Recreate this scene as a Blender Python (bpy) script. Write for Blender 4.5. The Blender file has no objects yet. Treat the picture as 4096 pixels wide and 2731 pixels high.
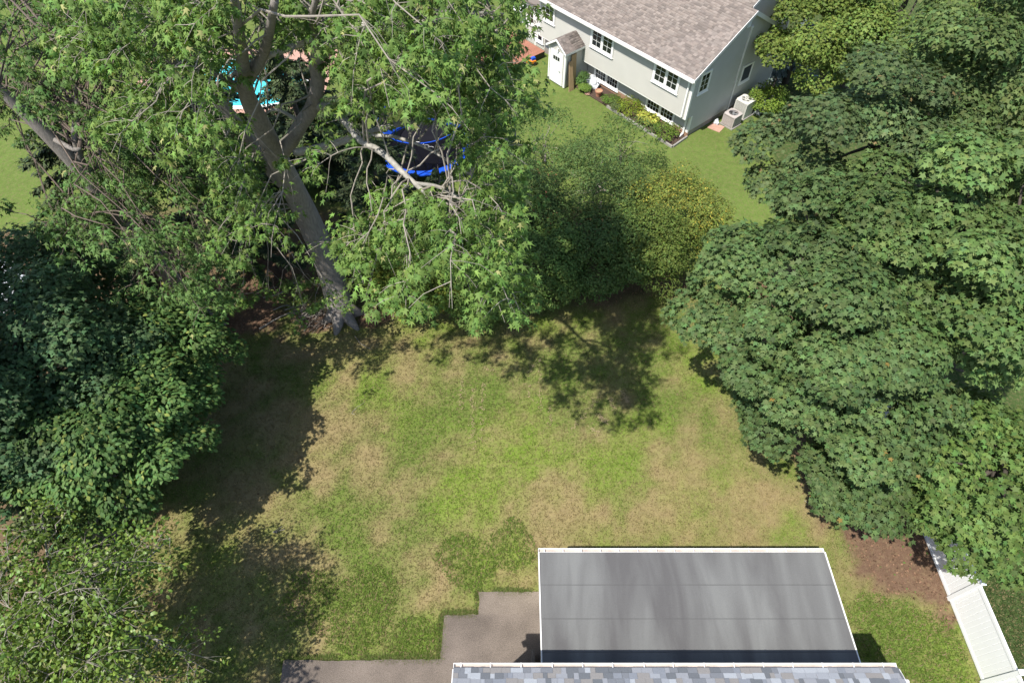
import bpy, math, random
import numpy as np
from mathutils import Vector, Matrix

# ------------------------------------------------------------------ camera, world, sun
scene = bpy.context.scene
CAM_H = 22.5
TILT = math.radians(36.8)
LENS = 22.0
cam_d = bpy.data.cameras.new('camera'); cam_d.lens = LENS; cam_d.sensor_width = 36.0; cam_d.clip_end = 1500
cam = bpy.data.objects.new('camera', cam_d); scene.collection.objects.link(cam)
cam.location = (0, 0, CAM_H); cam.rotation_euler = (TILT, 0, 0)
scene.camera = cam
SUN_EL = math.radians(60.0); SUN_TH = math.radians(39.3)          # sun stands behind-left of the viewer
sun_dir = Vector((-math.cos(SUN_TH) * math.cos(SUN_EL), -math.sin(SUN_TH) * math.cos(SUN_EL), math.sin(SUN_EL)))
world = bpy.data.worlds.new('World'); scene.world = world; world.use_nodes = True
wn = world.node_tree.nodes; wl = world.node_tree.links
sky = wn.new('ShaderNodeTexSky'); sky.sky_type = 'NISHITA'; sky.sun_disc = False
sky.sun_elevation = SUN_EL; sky.sun_rotation = math.atan2(sun_dir.x, sun_dir.y)
wn['Background'].inputs['Strength'].default_value = 0.125
wl.new(sky.outputs[0], wn['Background'].inputs['Color'])
sun_d = bpy.data.lights.new('sun', 'SUN'); sun_d.energy = 4.6; sun_d.angle = math.radians(0.53); sun_d.color = (1.0, 0.955, 0.88)
sun = bpy.data.objects.new('sun', sun_d); scene.collection.objects.link(sun)
sun.rotation_euler = (-sun_dir).to_track_quat('-Z', 'Y').to_euler()
vs = scene.view_settings; vs.view_transform = 'Standard'; vs.look = 'None'; vs.gamma = 1; vs.use_curve_mapping = False
vs.exposure = 0.68
scene.render.resolution_x = 1024; scene.render.resolution_y = 682

# ------------------------------------------------------------------ helpers
rng = np.random.default_rng(7); random.seed(7)
FPX = LENS / 36 * 4096; SA, CA = math.sin(TILT), math.cos(TILT)
def P(u, v, z=0.0):
    """photo pixel + height above ground -> point in the place"""
    dx = (u - 2048) / FPX; dy = (v - 1365.5) / FPX
    t = (CAM_H - z) / (CA + dy * SA)
    return np.array((dx * t, (SA - dy * CA) * t, z))
def unit(a):
    a = np.asarray(a, float); return a / np.maximum(np.linalg.norm(a, axis=-1, keepdims=True), 1e-9)

def link(o, parent=None):
    scene.collection.objects.link(o)
    if parent is not None: o.parent = parent
    return o
def tag(o, label=None, cat=None, group=None, kind=None):
    if label: o['label'] = label
    if cat: o['category'] = cat
    if group: o['group'] = group
    if kind: o['kind'] = kind
    return o
def thing(name, loc, label, cat, group=None, rz=0):
    o = bpy.data.objects.new(name, None); o.empty_display_size = .3
    o.location = loc; o.rotation_euler = (0, 0, rz); link(o)
    return tag(o, label, cat, group)

def mesh(name, V, F, mat=None, parent=None, off=(0, 0, 0), tint=None, smooth=False, obj=True):
    """V (n,3), F list of tuples or (m,3) int array"""
    V = np.asarray(V, np.float32) - np.asarray(off, np.float32)
    me = bpy.data.meshes.new(name)
    if isinstance(F, np.ndarray):
        n = F.shape[0]; k = F.shape[1]
        me.vertices.add(len(V)); me.vertices.foreach_set('co', V.ravel())
        me.loops.add(n * k); me.loops.foreach_set('vertex_index', F.astype(np.int32).ravel())
        me.polygons.add(n); me.polygons.foreach_set('loop_start', np.arange(n, dtype=np.int32) * k)
        me.update(calc_edges=True)
    else:
        me.from_pydata(V.tolist(), [], F); me.update()
    if tint is not None:
        a = me.attributes.new('tint', 'FLOAT_COLOR', 'POINT')
        t = np.ones((len(V), 4), np.float32); t[:, :3] = tint
        a.data.foreach_set('color', t.ravel())
    if smooth: me.polygons.foreach_set('use_smooth', np.ones(len(me.polygons), bool))
    if mat is not None: me.materials.append(mat)
    if not obj: return me
    return link(bpy.data.objects.new(name, me), parent)

class MB:
    def __init__(s): s.V = []; s.F = []
    def add(s, V, F):
        n = len(s.V); s.V += [tuple(map(float, v)) for v in V]; s.F += [tuple(i + n for i in f) for f in F]; return s
    def hexa(s, V): return s.add(V, [(0, 3, 2, 1), (4, 5, 6, 7), (0, 1, 5, 4), (1, 2, 6, 5), (2, 3, 7, 6), (3, 0, 4, 7)])
    def box(s, x0, x1, y0, y1, z0, z1):
        return s.hexa([(x0, y0, z0), (x1, y0, z0), (x1, y1, z0), (x0, y1, z0), (x0, y0, z1), (x1, y0, z1), (x1, y1, z1), (x0, y1, z1)])
    def bbox(s, x0, x1, y0, y1, z0, z1, b=.01):
        """box with bevelled top edge"""
        s.add([(x0, y0, z0), (x1, y0, z0), (x1, y1, z0), (x0, y1, z0), (x0, y0, z1 - b), (x1, y0, z1 - b), (x1, y1, z1 - b), (x0, y1, z1 - b),
               (x0 + b, y0 + b, z1), (x1 - b, y0 + b, z1), (x1 - b, y1 - b, z1), (x0 + b, y1 - b, z1)],
              [(0, 3, 2, 1), (0, 1, 5, 4), (1, 2, 6, 5), (2, 3, 7, 6), (3, 0, 4, 7), (4, 5, 9, 8), (5, 6, 10, 9), (6, 7, 11, 10), (7, 4, 8, 11), (8, 9, 10, 11)])
        return s
    def prism(s, poly, d):
        """poly: list of 3-D points (planar), extruded by vector d"""
        n = len(poly); d = np.array(d)
        V = list(map(np.array, poly)) + [np.array(p) + d for p in poly]
        F = [tuple(range(n))[::-1], tuple(range(n, 2 * n))] + [(i, (i + 1) % n, n + (i + 1) % n, n + i) for i in range(n)]
        return s.add(V, F)
    def cyl(s, c, r, z0, z1, n=16, r2=None):
        r2 = r if r2 is None else r2
        V = [(c[0] + r * math.cos(t), c[1] + r * math.sin(t), z0) for t in np.linspace(0, 2 * math.pi, n, endpoint=False)]
        V += [(c[0] + r2 * math.cos(t), c[1] + r2 * math.sin(t), z1) for t in np.linspace(0, 2 * math.pi, n, endpoint=False)]
        return s.add(V, [tuple(range(n))[::-1], tuple(range(n, 2 * n))] + [(i, (i + 1) % n, n + (i + 1) % n, n + i) for i in range(n)])
    def tube(s, pts, rad, n=8):
        V, F = tube(pts, rad, n); return s.add(V, [tuple(f) for f in F])
    def build(s, name, mat, parent=None, smooth=False, off=(0, 0, 0)): return mesh(name, s.V, s.F, mat, parent, off, smooth=smooth)
    def data(s, name, mat, tint=None): return mesh(name, s.V, s.F, mat, tint=tint, obj=False)

def tube(pts, rad, n=8):
    pts = np.asarray(pts, float); m = len(pts)
    rad = np.broadcast_to(np.asarray(rad, float), (m,))
    tan = unit(np.gradient(pts, axis=0))
    ref = np.array((0, 0, 1.0)) if abs(tan[0][2]) < .9 else np.array((1.0, 0, 0))
    V = []; x = unit(np.cross(ref, tan[0]))
    for i in range(m):
        x = unit(x - tan[i] * np.dot(x, tan[i])); y = np.cross(tan[i], x)
        for k in range(n):
            t = 2 * math.pi * k / n; V.append(pts[i] + rad[i] * (math.cos(t) * x + math.sin(t) * y))
    F = []
    for i in range(m - 1):
        for k in range(n):
            F.append((i * n + k, i * n + (k + 1) % n, (i + 1) * n + (k + 1) % n, (i + 1) * n + k))
    F.append(tuple(range(n))[::-1]); F.append(tuple(range((m - 1) * n, m * n)))
    return np.array(V), F
def smooth_path(pts, sub=5):
    """Catmull-Rom"""
    p = np.asarray(pts, float); p = np.vstack([2 * p[0] - p[1], p, 2 * p[-1] - p[-2]]); out = []
    for i in range(1, len(p) - 2):
        for t in np.linspace(0, 1, sub, endpoint=False):
            a, b, c, d = p[i - 1], p[i], p[i + 1], p[i + 2]
            out.append(.5 * (2 * b + (c - a) * t + (2 * a - 5 * b + 4 * c - d) * t * t + (-a + 3 * b - 3 * c + d) * t ** 3))
    out.append(p[-2]); return np.array(out)

def noise2(x, y, scale, seed=0):
    r = np.random.default_rng(seed); L = r.random((256, 256))
    x = np.asarray(x) / scale; y = np.asarray(y) / scale
    xi = np.floor(x).astype(int); yi = np.floor(y).astype(int); fx = x - xi; fy = y - yi
    fx = fx * fx * (3 - 2 * fx); fy = fy * fy * (3 - 2 * fy)
    g = lambda a, b: L[a % 256, b % 256]
    return (g(xi, yi) * (1 - fx) + g(xi + 1, yi) * fx) * (1 - fy) + (g(xi, yi + 1) * (1 - fx) + g(xi + 1, yi + 1) * fx) * fy
def fbm(x, y, scale, seed=0, o=4):
    s = 0; w = 1; tot = 0
    for i in range(o): s = s + w * noise2(x, y, scale / 2 ** i, seed + i); tot += w; w *= .55
    return s / tot
def sstep(a, b, x): t = np.clip((x - a) / (b - a), 0, 1); return t * t * (3 - 2 * t)

# ------------------------------------------------------------------ materials
def nt(name):
    m = bpy.data.materials.new(name); m.use_nodes = True; n = m.node_tree.nodes; l = m.node_tree.links
    return m, n, l, n['Principled BSDF']
def solid(name, col, rough=.6, var=.12, scale=6.0, bump=.0, bscale=60.0, metal=0.0, spec=.4, stretch=None, coords='Object'):
    m, n, l, b = nt(name)
    tc = n.new('ShaderNodeTexCoord'); src = tc.outputs[coords]
    if stretch:
        mp = n.new('ShaderNodeMapping'); mp.inputs['Scale'].default_value = stretch; l.new(src, mp.inputs[0]); src = mp.outputs[0]
    tx = n.new('ShaderNodeTexNoise'); tx.inputs['Scale'].default_value = scale; tx.inputs['Detail'].default_value = 6; l.new(src, tx.inputs['Vector'])
    mx = n.new('ShaderNodeMix'); mx.data_type = 'RGBA'
    c = np.array(col)
    mx.inputs[6].default_value = (*np.clip(c * (1 - var * 1.6), 0, 1), 1); mx.inputs[7].default_value = (*np.clip(c * (1 + var * 1.6), 0, 1), 1)
    l.new(tx.outputs['Fac'], mx.inputs[0]); l.new(mx.outputs[2], b.inputs['Base Color'])
    b.inputs['Roughness'].default_value = rough; b.inputs['Metallic'].default_value = metal; b.inputs['Specular IOR Level'].default_value = spec
    if bump:
        t2 = n.new('ShaderNodeTexNoise'); t2.inputs['Scale'].default_value = bscale; t2.inputs['Detail'].default_value = 4; l.new(src, t2.inputs['Vector'])
        bp = n.new('ShaderNodeBump'); bp.inputs['Strength'].default_value = bump; bp.inputs['Distance'].default_value = .02
        l.new(t2.outputs['Fac'], bp.inputs['Height']); l.new(bp.outputs[0], b.inputs['Normal'])
    return m
def leaf_mat(name, trans=.3, rough=.5, spec=.35):
    m, n, l, b = nt(name)
    at = n.new('ShaderNodeAttribute'); at.attribute_name = 'tint'
    l.new(at.outputs['Color'], b.inputs['Base Color']); b.inputs['Roughness'].default_value = rough; b.inputs['Specular IOR Level'].default_value = spec
    tr = n.new('ShaderNodeBsdfTranslucent')
    hs = n.new('ShaderNodeMix'); hs.data_type = 'RGBA'; hs.blend_type = 'MULTIPLY'; hs.inputs[0].default_value = 1; hs.inputs[7].default_value = (1.45, 1.4, .6, 1)
    l.new(at.outputs['Color'], hs.inputs[6]); l.new(hs.outputs[2], tr.inputs['Color'])
    ms = n.new('ShaderNodeMixShader'); ms.inputs[0].default_value = trans
    l.new(b.outputs[0], ms.inputs[1]); l.new(tr.outputs[0], ms.inputs[2]); l.new(ms.outputs[0], n['Material Output'].inputs[0])
    return m
def tint_mat(name, rough=.85, spec=.2, nscale=60, namp=.35, bump=.3, bscale=80, n2=4.0, a2=.15):
    """per-point colour, broken up by fine noise"""
    m, n, l, b = nt(name)
    at = n.new('ShaderNodeAttribute'); at.attribute_name = 'tint'
    tc = n.new('ShaderNodeTexCoord')
    prev = at.outputs['Color']
    for sc, am in ((nscale, namp), (n2, a2)):
        tx = n.new('ShaderNodeTexNoise'); tx.inputs['Scale'].default_value = sc; tx.inputs['Detail'].default_value = 5; l.new(tc.outputs['Object'], tx.inputs['Vector'])
        mr = n.new('ShaderNodeMapRange'); mr.inputs['From Min'].default_value = .25; mr.inputs['From Max'].default_value = .75
        mr.inputs['To Min'].default_value = 1 - am; mr.inputs['To Max'].default_value = 1 + am; l.new(tx.outputs['Fac'], mr.inputs[0])
        mu = n.new('ShaderNodeMix'); mu.data_type = 'RGBA'; mu.blend_type = 'MULTIPLY'; mu.inputs[0].default_value = 1
        l.new(prev, mu.inputs[6]); l.new(mr.outputs[0], mu.inputs[7]); prev = mu.outputs[2]
    l.new(prev, b.inputs['Base Color']); b.inputs['Roughness'].default_value = rough; b.inputs['Specular IOR Level'].default_value = spec
    if bump:
        t2 = n.new('ShaderNodeTexNoise'); t2.inputs['Scale'].default_value = bscale; t2.inputs['Detail'].default_value = 4; l.new(tc.outputs['Object'], t2.inputs['Vector'])
        bp = n.new('ShaderNodeBump'); bp.inputs['Strength'].default_value = bump; bp.inputs['Distance'].default_value = .03
        l.new(t2.outputs['Fac'], bp.inputs['Height']); l.new(bp.outputs[0], b.inputs['Normal'])
    return m

M = {}
M['leaf'] = leaf_mat('leaf_matte', .24, .6, .16)
M['leaf_gloss'] = leaf_mat('leaf_glossy', .22, .45, .4)
M['needle'] = leaf_mat('needle_foliage', .1, .6, .2)
M['grass'] = leaf_mat('grass_blades', .25, .6, .2)
M['ground'] = tint_mat('lawn_ground', .95, .1, 34, .34, .5, 45, 3.0, .16)
# straw and bare spots between the blades
_n = M['ground'].node_tree.nodes; _l = M['ground'].node_tree.links; _b = _n['Principled BSDF']; _src = _b.inputs['Base Color'].links[0].from_socket
_tc = _n.new('ShaderNodeTexCoord'); _tx = _n.new('ShaderNodeTexNoise'); _tx.inputs['Scale'].default_value = 7.0; _tx.inputs['Detail'].default_value = 8; _tx.inputs['Roughness'].default_value = .7; _l.new(_tc.outputs['Object'], _tx.inputs['Vector'])
_mr = _n.new('ShaderNodeMapRange'); _mr.inputs['From Min'].default_value = .48; _mr.inputs['From Max'].default_value = .68; _mr.inputs['To Max'].default_value = .55; _l.new(_tx.outputs['Fac'], _mr.inputs[0])
_mx = _n.new('ShaderNodeMix'); _mx.data_type = 'RGBA'; _mx.inputs[7].default_value = (.20, .150, .085, 1); _l.new(_mr.outputs[0], _mx.inputs[0]); _l.new(_src, _mx.inputs[6]); _l.new(_mx.outputs[2], _b.inputs['Base Color'])
M['bark'] = solid('bark_grey', (.22, .198, .178), .9, .35, 5, .9, 22, stretch=(3, 3, .6))
M['bark_dark'] = solid('bark_dark', (.09, .075, .06), .9, .35, 6, .9, 25, stretch=(3, 3, .6))
M['limb'] = solid('bark_pale_lichen', (.30, .285, .25), .85, .4, 7, .7, 30)
M['twig'] = solid('twig_pale', (.27, .24, .20), .85, .3, 9)
M['twig_dark'] = solid('twig_brown', (.13, .10, .08), .85, .3, 9)
M['white'] = solid('white_paint', (.80, .80, .78), .45, .03, 2)
M['vinyl'] = solid('white_vinyl', (.83, .84, .84), .4, .03, 1.5, spec=.45)
M['siding'] = solid('grey_vinyl_siding', (.47, .46, .42), .55, .05, 1.3)
M['found'] = solid('concrete_foundation', (.27, .24, .21), .9, .2, 3, .3, 40)
M['brick_red'] = solid('foundation_brick', (.33, .20, .13), .9, .2, 5, .3, 40)
M['metal_w'] = solid('white_aluminium', (.74, .73, .71), .4, .08, 2, spec=.5)
M['gut_in'] = solid('gutter_inside', (.42, .36, .32), .8, .3, 3)
M['glass'] = None
m, n, l, b = nt('window_glass'); b.inputs['Base Color'].default_value = (.012, .016, .018, 1); b.inputs['Roughness'].default_value = .06; b.inputs['Specular IOR Level'].default_value = .6; M['glass'] = m
m, n, l, b = nt('window_screen'); b.inputs['Base Color'].default_value = (.035, .042, .06, 1); b.inputs['Roughness'].default_value = .6; M['screen'] = m
M['shingle'] = tint_mat('asphalt_shingle', .9, .2, 90, .18, .25, 160, 2.0, .06)
M['wood_old'] = solid('weathered_cedar', (.13, .115, .10), .9, .35, 4, .5, 30, stretch=(8, 8, 1))
M['plank'] = solid('plywood_board', (.36, .25, .14), .75, .18, 3, .2, 40, stretch=(6, 6, 1))
M['deck'] = solid('red_deck_plank', (.30, .13, .085), .7, .2, 5, .2, 30)
M['asphalt'] = solid('old_asphalt', (.135, .112, .093), .92, .38, .9, .8, 90, spec=.25)
M['terracotta'] = solid('terracotta', (.42, .20, .13), .8, .1, 5)
M['soil'] = solid('dark_mulch', (.07, .045, .033), .95, .5, 22, .8, 60)
M['tarp'] = solid('pale_tarp', (.55, .57, .60), .45, .12, 4)
M['blue'] = solid('blue_vinyl_pad', (.012, .085, .60), .45, .12, 3)
M['mat_black'] = solid('black_mat', (.010, .010, .014), .8, .15, 3, spec=.08)
M['pole_black'] = solid('black_foam_pole', (.012, .012, .013), .6, .1, 3)
M['grey_metal'] = solid('grey_metal', (.30, .31, .32), .5, .12, 3, metal=.4)
M['dark_metal'] = solid('dark_metal', (.05, .048, .046), .5, .12, 3, metal=.3)
M['ac_beige'] = solid('beige_enamel', (.60, .59, .54), .5, .05, 3)
M['ac_grey'] = solid('taupe_enamel', (.42, .38, .36), .5, .06, 3)
M['pool_liner'] = solid('pool_liner', (.10, .55, .62), .5, .06, 2)
M['paver'] = solid('salmon_paver', (.42, .25, .19), .9, .18, 4, .2, 40)
M['stone'] = solid('grey_edging_stone', (.27, .255, .23), .9, .25, 5, .4, 40)
M['rope'] = solid('green_rope', (.05, .22, .08), .7, .1, 8)
M['orange'] = solid('orange_plastic', (.75, .25, .02), .4, .05, 2)
M['letter'] = solid('white_print', (.75, .75, .75), .6, .02, 2)
m, n, l, b = nt('pool_water'); b.inputs['Base Color'].default_value = (.08, .60, .70, 1); b.inputs['Roughness'].default_value = .05; b.inputs['IOR'].default_value = 1.33
tx = n.new('ShaderNodeTexNoise'); tx.inputs['Scale'].default_value = 3; bp = n.new('ShaderNodeBump'); bp.inputs['Strength'].default_value = .2; l.new(tx.outputs[0], bp.inputs['Height']); l.new(bp.outputs[0], b.inputs['Normal'])
M['water'] = m
m, n, l, b = nt('enclosure_net'); b.inputs['Base Color'].default_value = (.008, .009, .016, 1); b.inputs['Roughness'].default_value = .9; b.inputs['Specular IOR Level'].default_value = .05
tr = n.new('ShaderNodeBsdfTransparent'); ms = n.new('ShaderNodeMixShader'); ms.inputs[0].default_value = .55
l.new(tr.outputs[0], ms.inputs[1]); l.new(b.outputs[0], ms.inputs[2]); l.new(ms.outputs[0], n['Material Output'].inputs[0]); M['net'] = m
# flat roof: mineral-felt with rain streaks running down the fall of the roof
m, n, l, b = nt('mineral_felt')
tc = n.new('ShaderNodeTexCoord'); mp = n.new('ShaderNodeMapping'); mp.inputs['Scale'].default_value = (1.15, .20, 1); l.new(tc.outputs['Object'], mp.inputs[0])
tx = n.new('ShaderNodeTexNoise'); tx.inputs['Scale'].default_value = 1.0; tx.inputs['Detail'].default_value = 5; tx.inputs['Distortion'].default_value = .5; l.new(mp.outputs[0], tx.inputs['Vector'])
cr = n.new('ShaderNodeValToRGB'); e = cr.color_ramp.elements; e[0].position = .38; e[0].color = (.092, .090, .091, 1); e[1].position = .70; e[1].color = (.160, .163, .160, 1)
l.new(tx.outputs['Fac'], cr.inputs[0])
t2 = n.new('ShaderNodeTexNoise'); t2.inputs['Scale'].default_value = 70; t2.inputs['Detail'].default_value = 3; l.new(tc.outputs['Object'], t2.inputs['Vector'])
mr = n.new('ShaderNodeMapRange'); mr.inputs['To Min'].default_value = .72; mr.inputs['To Max'].default_value = 1.28; l.new(t2.outputs['Fac'], mr.inputs[0])
mu = n.new('ShaderNodeMix'); mu.data_type = 'RGBA'; mu.blend_type = 'MULTIPLY'; mu.inputs[0].default_value = 1; l.new(cr.outputs[0], mu.inputs[6]); l.new(mr.outputs[0], mu.inputs[7])
l.new(mu.outputs[2], b.inputs['Base Color']); b.inputs['Roughness'].default_value = .85; b.inputs['Specular IOR Level'].default_value = .3
M['felt'] = m
M['felt_lap'] = solid('felt_lap', (.085, .085, .086), .9, .2, 3)

# ------------------------------------------------------------------ ground and lawn
DRY = [(1130, 1450, 1.8), (1180, 1750, 2.2), (1000, 1980, 1.6), (1480, 1370, 1.6), (1640, 1480, 1.0), (1480, 1820, 1.2), (2000, 2090, .9), (2250, 1990, 1.2), (2480, 2080, 1.2),
       (2650, 2050, 1.3), (3000, 1920, 1.5), (3250, 2040, 1.5), (2760, 1880, 1.6), (1700, 2330, .8), (1100, 2230, 1.5), (640, 2180, 1.2), (560, 2330, .9), (2200, 2150, .8), (3350, 2330, 1.0), (1330, 1600, 1.2), (2900, 2080, 1.2)]
GRN = [(1480, 1590, .9), (1700, 1750, 1.4), (2300, 1500, 2.2), (2650, 1560, 1.8), (1850, 1980, 1.0), (1450, 2400, 1.6), (1650, 2560, 1.0), (3600, 2560, 1.5), (2000, 1650, 1.6), (2550, 1830, 1.0), (1950, 2230, 1.2), (2050, 2250, .8), (1400, 2150, .9), (3330, 2450, .9)]
DIRT = [(3500, 2170, 1.4), (3420, 2060, 1.3), (3620, 2240, 1.2), (3650, 2080, 1.6), (3500, 1950, 2.0), (1000, 1230, 2.2), (1250, 1290, 1.1), (800, 1200, 2.4), (1100, 1130, 2.0), (700, 1330, 1.6), (3740, 2330, .6), (3800, 2480, .35), (1480, 1270, .9)]
def field(x, y, L, k=1.0):
    s = np.zeros_like(x)
    for u, v, r in L:
        p = P(u, v); d2 = ((x - p[0]) ** 2 + (y - p[1]) ** 2) / (r * r); s = np.maximum(s, np.exp(-d2 * .8))
    return s
def lawn_state(x, y):
    x = np.asarray(x, float); y = np.asarray(y, float)
    n1 = fbm(x, y, 2.2, 3); n2 = fbm(x, y, .8, 11); n3 = fbm(x, y, 5.0, 21)
    dry = .42 + .30 * field(x, y, DRY) - .30 * field(x, y, GRN) + .75 * (n1 - .5) + 1.35 * (n2 - .5) + .5 * (fbm(x, y, .3, 31, 2) - .5)
    dry = np.where(y > 20.5, -.25 + .8 * (n1 - .5), dry)                    # the watered lawn by the far house
    dry = np.where(np.abs(x) > 15.0, -.15 + .6 * (n1 - .5), dry)
    dirt = field(x, y, DIRT) + 1.1 * (n2 - .5) + .5 * (n1 - .5)
    dirt = np.maximum(sstep(.40, .62, dirt), 0)
    wood = sstep(18.6, 19.6, y + 2 * (n1 - .5)) * (1 - sstep(24.5, 26.5, y + 2 * (n1 - .5))) * (x < 8.5) * (x > -20)   # leaf litter under the hedge and spruces
    dirt = np.maximum(dirt, wood * .85)
    right = (x > 11) * (x < 15.1) * sstep(8.4, 9.6, y + 1.5 * (n1 - .5)); dirt = np.maximum(dirt, right * .9 * (1 - sstep(20, 22, y + 2 * (n1 - .5))))
    left = sstep(-14.2, -15.2, x) * (y < 24); dirt = np.maximum(dirt, left * .9)
    lush = np.where((y > 20.5) | (x > 15.05), 1.0, 0.0)
    return sstep(-.05, 1.05, dry), np.clip(dirt, 0, 1), lush, n3
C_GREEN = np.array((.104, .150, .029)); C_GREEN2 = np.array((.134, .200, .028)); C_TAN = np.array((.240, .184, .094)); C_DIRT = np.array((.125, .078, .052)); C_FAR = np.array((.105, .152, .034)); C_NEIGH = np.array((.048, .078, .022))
def lawn_col(x, y):
    dry, dirt, lush, n3 = lawn_state(x, y)
    g = C_GREEN + (C_GREEN2 - C_GREEN) * sstep(.35, .65, n3)[..., None]
    c = g + (C_TAN - g) * (dry * .92)[..., None]
    far = C_FAR * (.85 + .3 * n3)[..., None]
    c = np.where((lush > 0)[..., None], far + (C_TAN - far) * (dry * .5)[..., None], c)
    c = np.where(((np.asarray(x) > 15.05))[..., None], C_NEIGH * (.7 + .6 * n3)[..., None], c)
    return c + (C_DIRT - c) * dirt[..., None]
gx = np.concatenate([np.array((-400, -150, -80, -55)), np.arange(-40, 32, .3), np.array((45, 60, 100, 200, 400))])
gy = np.concatenate([np.array((-300, -100, -30, -8)), np.arange(-2, 56, .3), np.array((70, 100, 200, 450))])
X, Y = np.meshgrid(gx, gy, indexing='ij'); nx, ny = X.shape
Z = (fbm(X, Y, 6, 77) - .5) * .12 * (np.abs(X) < 60)
V = np.stack([X, Y, Z], -1).reshape(-1, 3)
i, j = np.meshgrid(np.arange(nx - 1), np.arange(ny - 1), indexing='ij'); i = i.ravel(); j = j.ravel()
F = np.stack([i * ny + j, (i + 1) * ny + j, (i + 1) * ny + j + 1, i * ny + j + 1], -1)
def gz(x, y): return (fbm(np.asarray(x, float), np.asarray(y, float), 6, 77) - .5) * .12
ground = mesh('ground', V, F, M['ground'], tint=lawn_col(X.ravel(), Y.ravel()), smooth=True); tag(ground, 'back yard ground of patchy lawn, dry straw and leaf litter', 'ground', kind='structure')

PATIO = [P(1918, 2372)[:2], (3.0, P(1918, 2372)[1]), (3.0, -1.0), (-7.35, -1.0), (-7.35, 3.92), P(1768, 2640)[:2], P(1778, 2463)[:2], P(1915, 2460)[:2]]
def in_patio(x, y): return ((x > -1.14) & (y < 6.0) & (x < 10)) | ((x > -2.3) & (y < 5.26) & (x < 10)) | ((x > -7.4) & (y < 3.9) & (x < 10)) | ((x > .9) & (x < 9.8) & (y < 6.5))
# patio: one rough-edged asphalt slab with a small step above the lawn
pe = []
cor = [(-1.13, 6.0), (-1.13, 5.27), (-2.29, 5.25), (-2.31, 3.9), (-7.38, 3.88), (-7.42, -1.0), (9.6, -1.0), (9.6, 6.02)]
for k, (p, q) in enumerate(zip(cor, cor[1:] + cor[:1])):
    p = np.array(p); q = np.array(q); L = np.linalg.norm(q - p); mm = max(2, int(L / .12)); nrm = np.array(((q - p)[1], -(q - p)[0])) / L
    for t in np.linspace(0, 1, mm, endpoint=False):
        w = p + (q - p) * t; pe.append(w + nrm * (fbm(w[0] * 3, w[1] * 3, 1, 5) - .5) * .10)
pe = np.array(pe); npz = len(pe)
mb = MB(); mb.add([(*p, .075) for p in pe] + [(*p, -.1) for p in pe], [tuple(range(npz))[::-1]] + [(k, (k + 1) % npz, npz + (k + 1) % npz, npz + k) for k in range(npz)])
M['patio'] = tint_mat('old_asphalt_patio', .93, .2, 38, .42, .6, 60, .9, .30)
px_ = np.array(mb.V); pt_ = np.array((.145, .120, .102)) + (np.array((.215, .180, .145)) - np.array((.145, .120, .102))) * sstep(-2.5, 1.0, px_[:, :1])
tag(mesh('patio', mb.V, mb.F, M['patio'], tint=pt_), kind='structure')

def grass_patch(name, n, xr, yr, hgt, keep, colf, seed, blades=4, parent=None):
    r = np.random.default_rng(seed)
    x = r.uniform(*xr, n); y = r.uniform(*yr, n); k = keep(x, y, r); x = x[k]; y = y[k]; n = len(x)
    col = colf(x, y); z = gz(x, y)
    Vs = []; T = []
    for bl in range(blades):
        a = r.uniform(0, 6.283, n); h = hgt * r.uniform(.5, 1.25, n); le = h * r.uniform(.5, 1.3, n); w = r.uniform(.006, .012, n) * 1.6
        bx = x + r.normal(0, .03, n); by = y + r.normal(0, .03, n)
        ca, sa = np.cos(a), np.sin(a)
        v0 = np.stack([bx - sa * w, by + ca * w, z], -1); v1 = np.stack([bx + sa * w, by - ca * w, z], -1); v2 = np.stack([bx + ca * le, by + sa * le, z + h], -1)
        Vs.append(np.stack([v0, v1, v2], 1)); c = col * r.uniform(.65, 1.3, (n, 1)); c = np.where(r.random((n, 1)) < .16, np.array((.24, .185, .10)), c); T.append(np.repeat(c[:, None], 3, 1))
    Vs = np.concatenate(Vs).reshape(-1, 3); T = np.concatenate(T).reshape(-1, 3)
    return mesh(name, Vs, np.arange(len(Vs)).reshape(-1, 3), M['grass'], parent, tint=T)
def keep_lawn(x, y, r):
    dry, dirt, lush, n3 = lawn_state(x, y)
    return (~in_patio(x, y)) & (r.random(len(x)) > dirt * .97) & (r.random(len(x)) > dry * .35)
tag(grass_patch('lawn_grass', 105000, (-14.2, 14.9), (3.0, 20), .05, keep_lawn, lawn_col, 5, 3), 'short patchy lawn grass between the two fences', 'grass', kind='stuff')
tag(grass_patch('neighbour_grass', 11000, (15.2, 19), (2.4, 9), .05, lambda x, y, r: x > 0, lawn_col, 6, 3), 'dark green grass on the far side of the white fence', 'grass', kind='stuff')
def weeds_keep(x, y, r):
    return (~in_patio(x, y)) & (field(x, y, [(1450, 2420, 1.4), (1650, 2560, 1.0), (3600, 2560, 1.6), (1850, 2250, 1.0), (1250, 2400, 1.0), (3330, 2450, .7), (2060, 2180, .8)]) + .8 * (fbm(x, y, 1.2, 9) - .5) > .45)
tag(grass_patch('crabgrass', 26000, (-9, 14.8), (3.2, 9), .10, weeds_keep, lambda x, y: np.tile(np.array((.120, .185, .032)), (len(x), 1)), 8, 3), 'bright green coarse crabgrass clumps near the patio', 'grass', kind='stuff')
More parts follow.
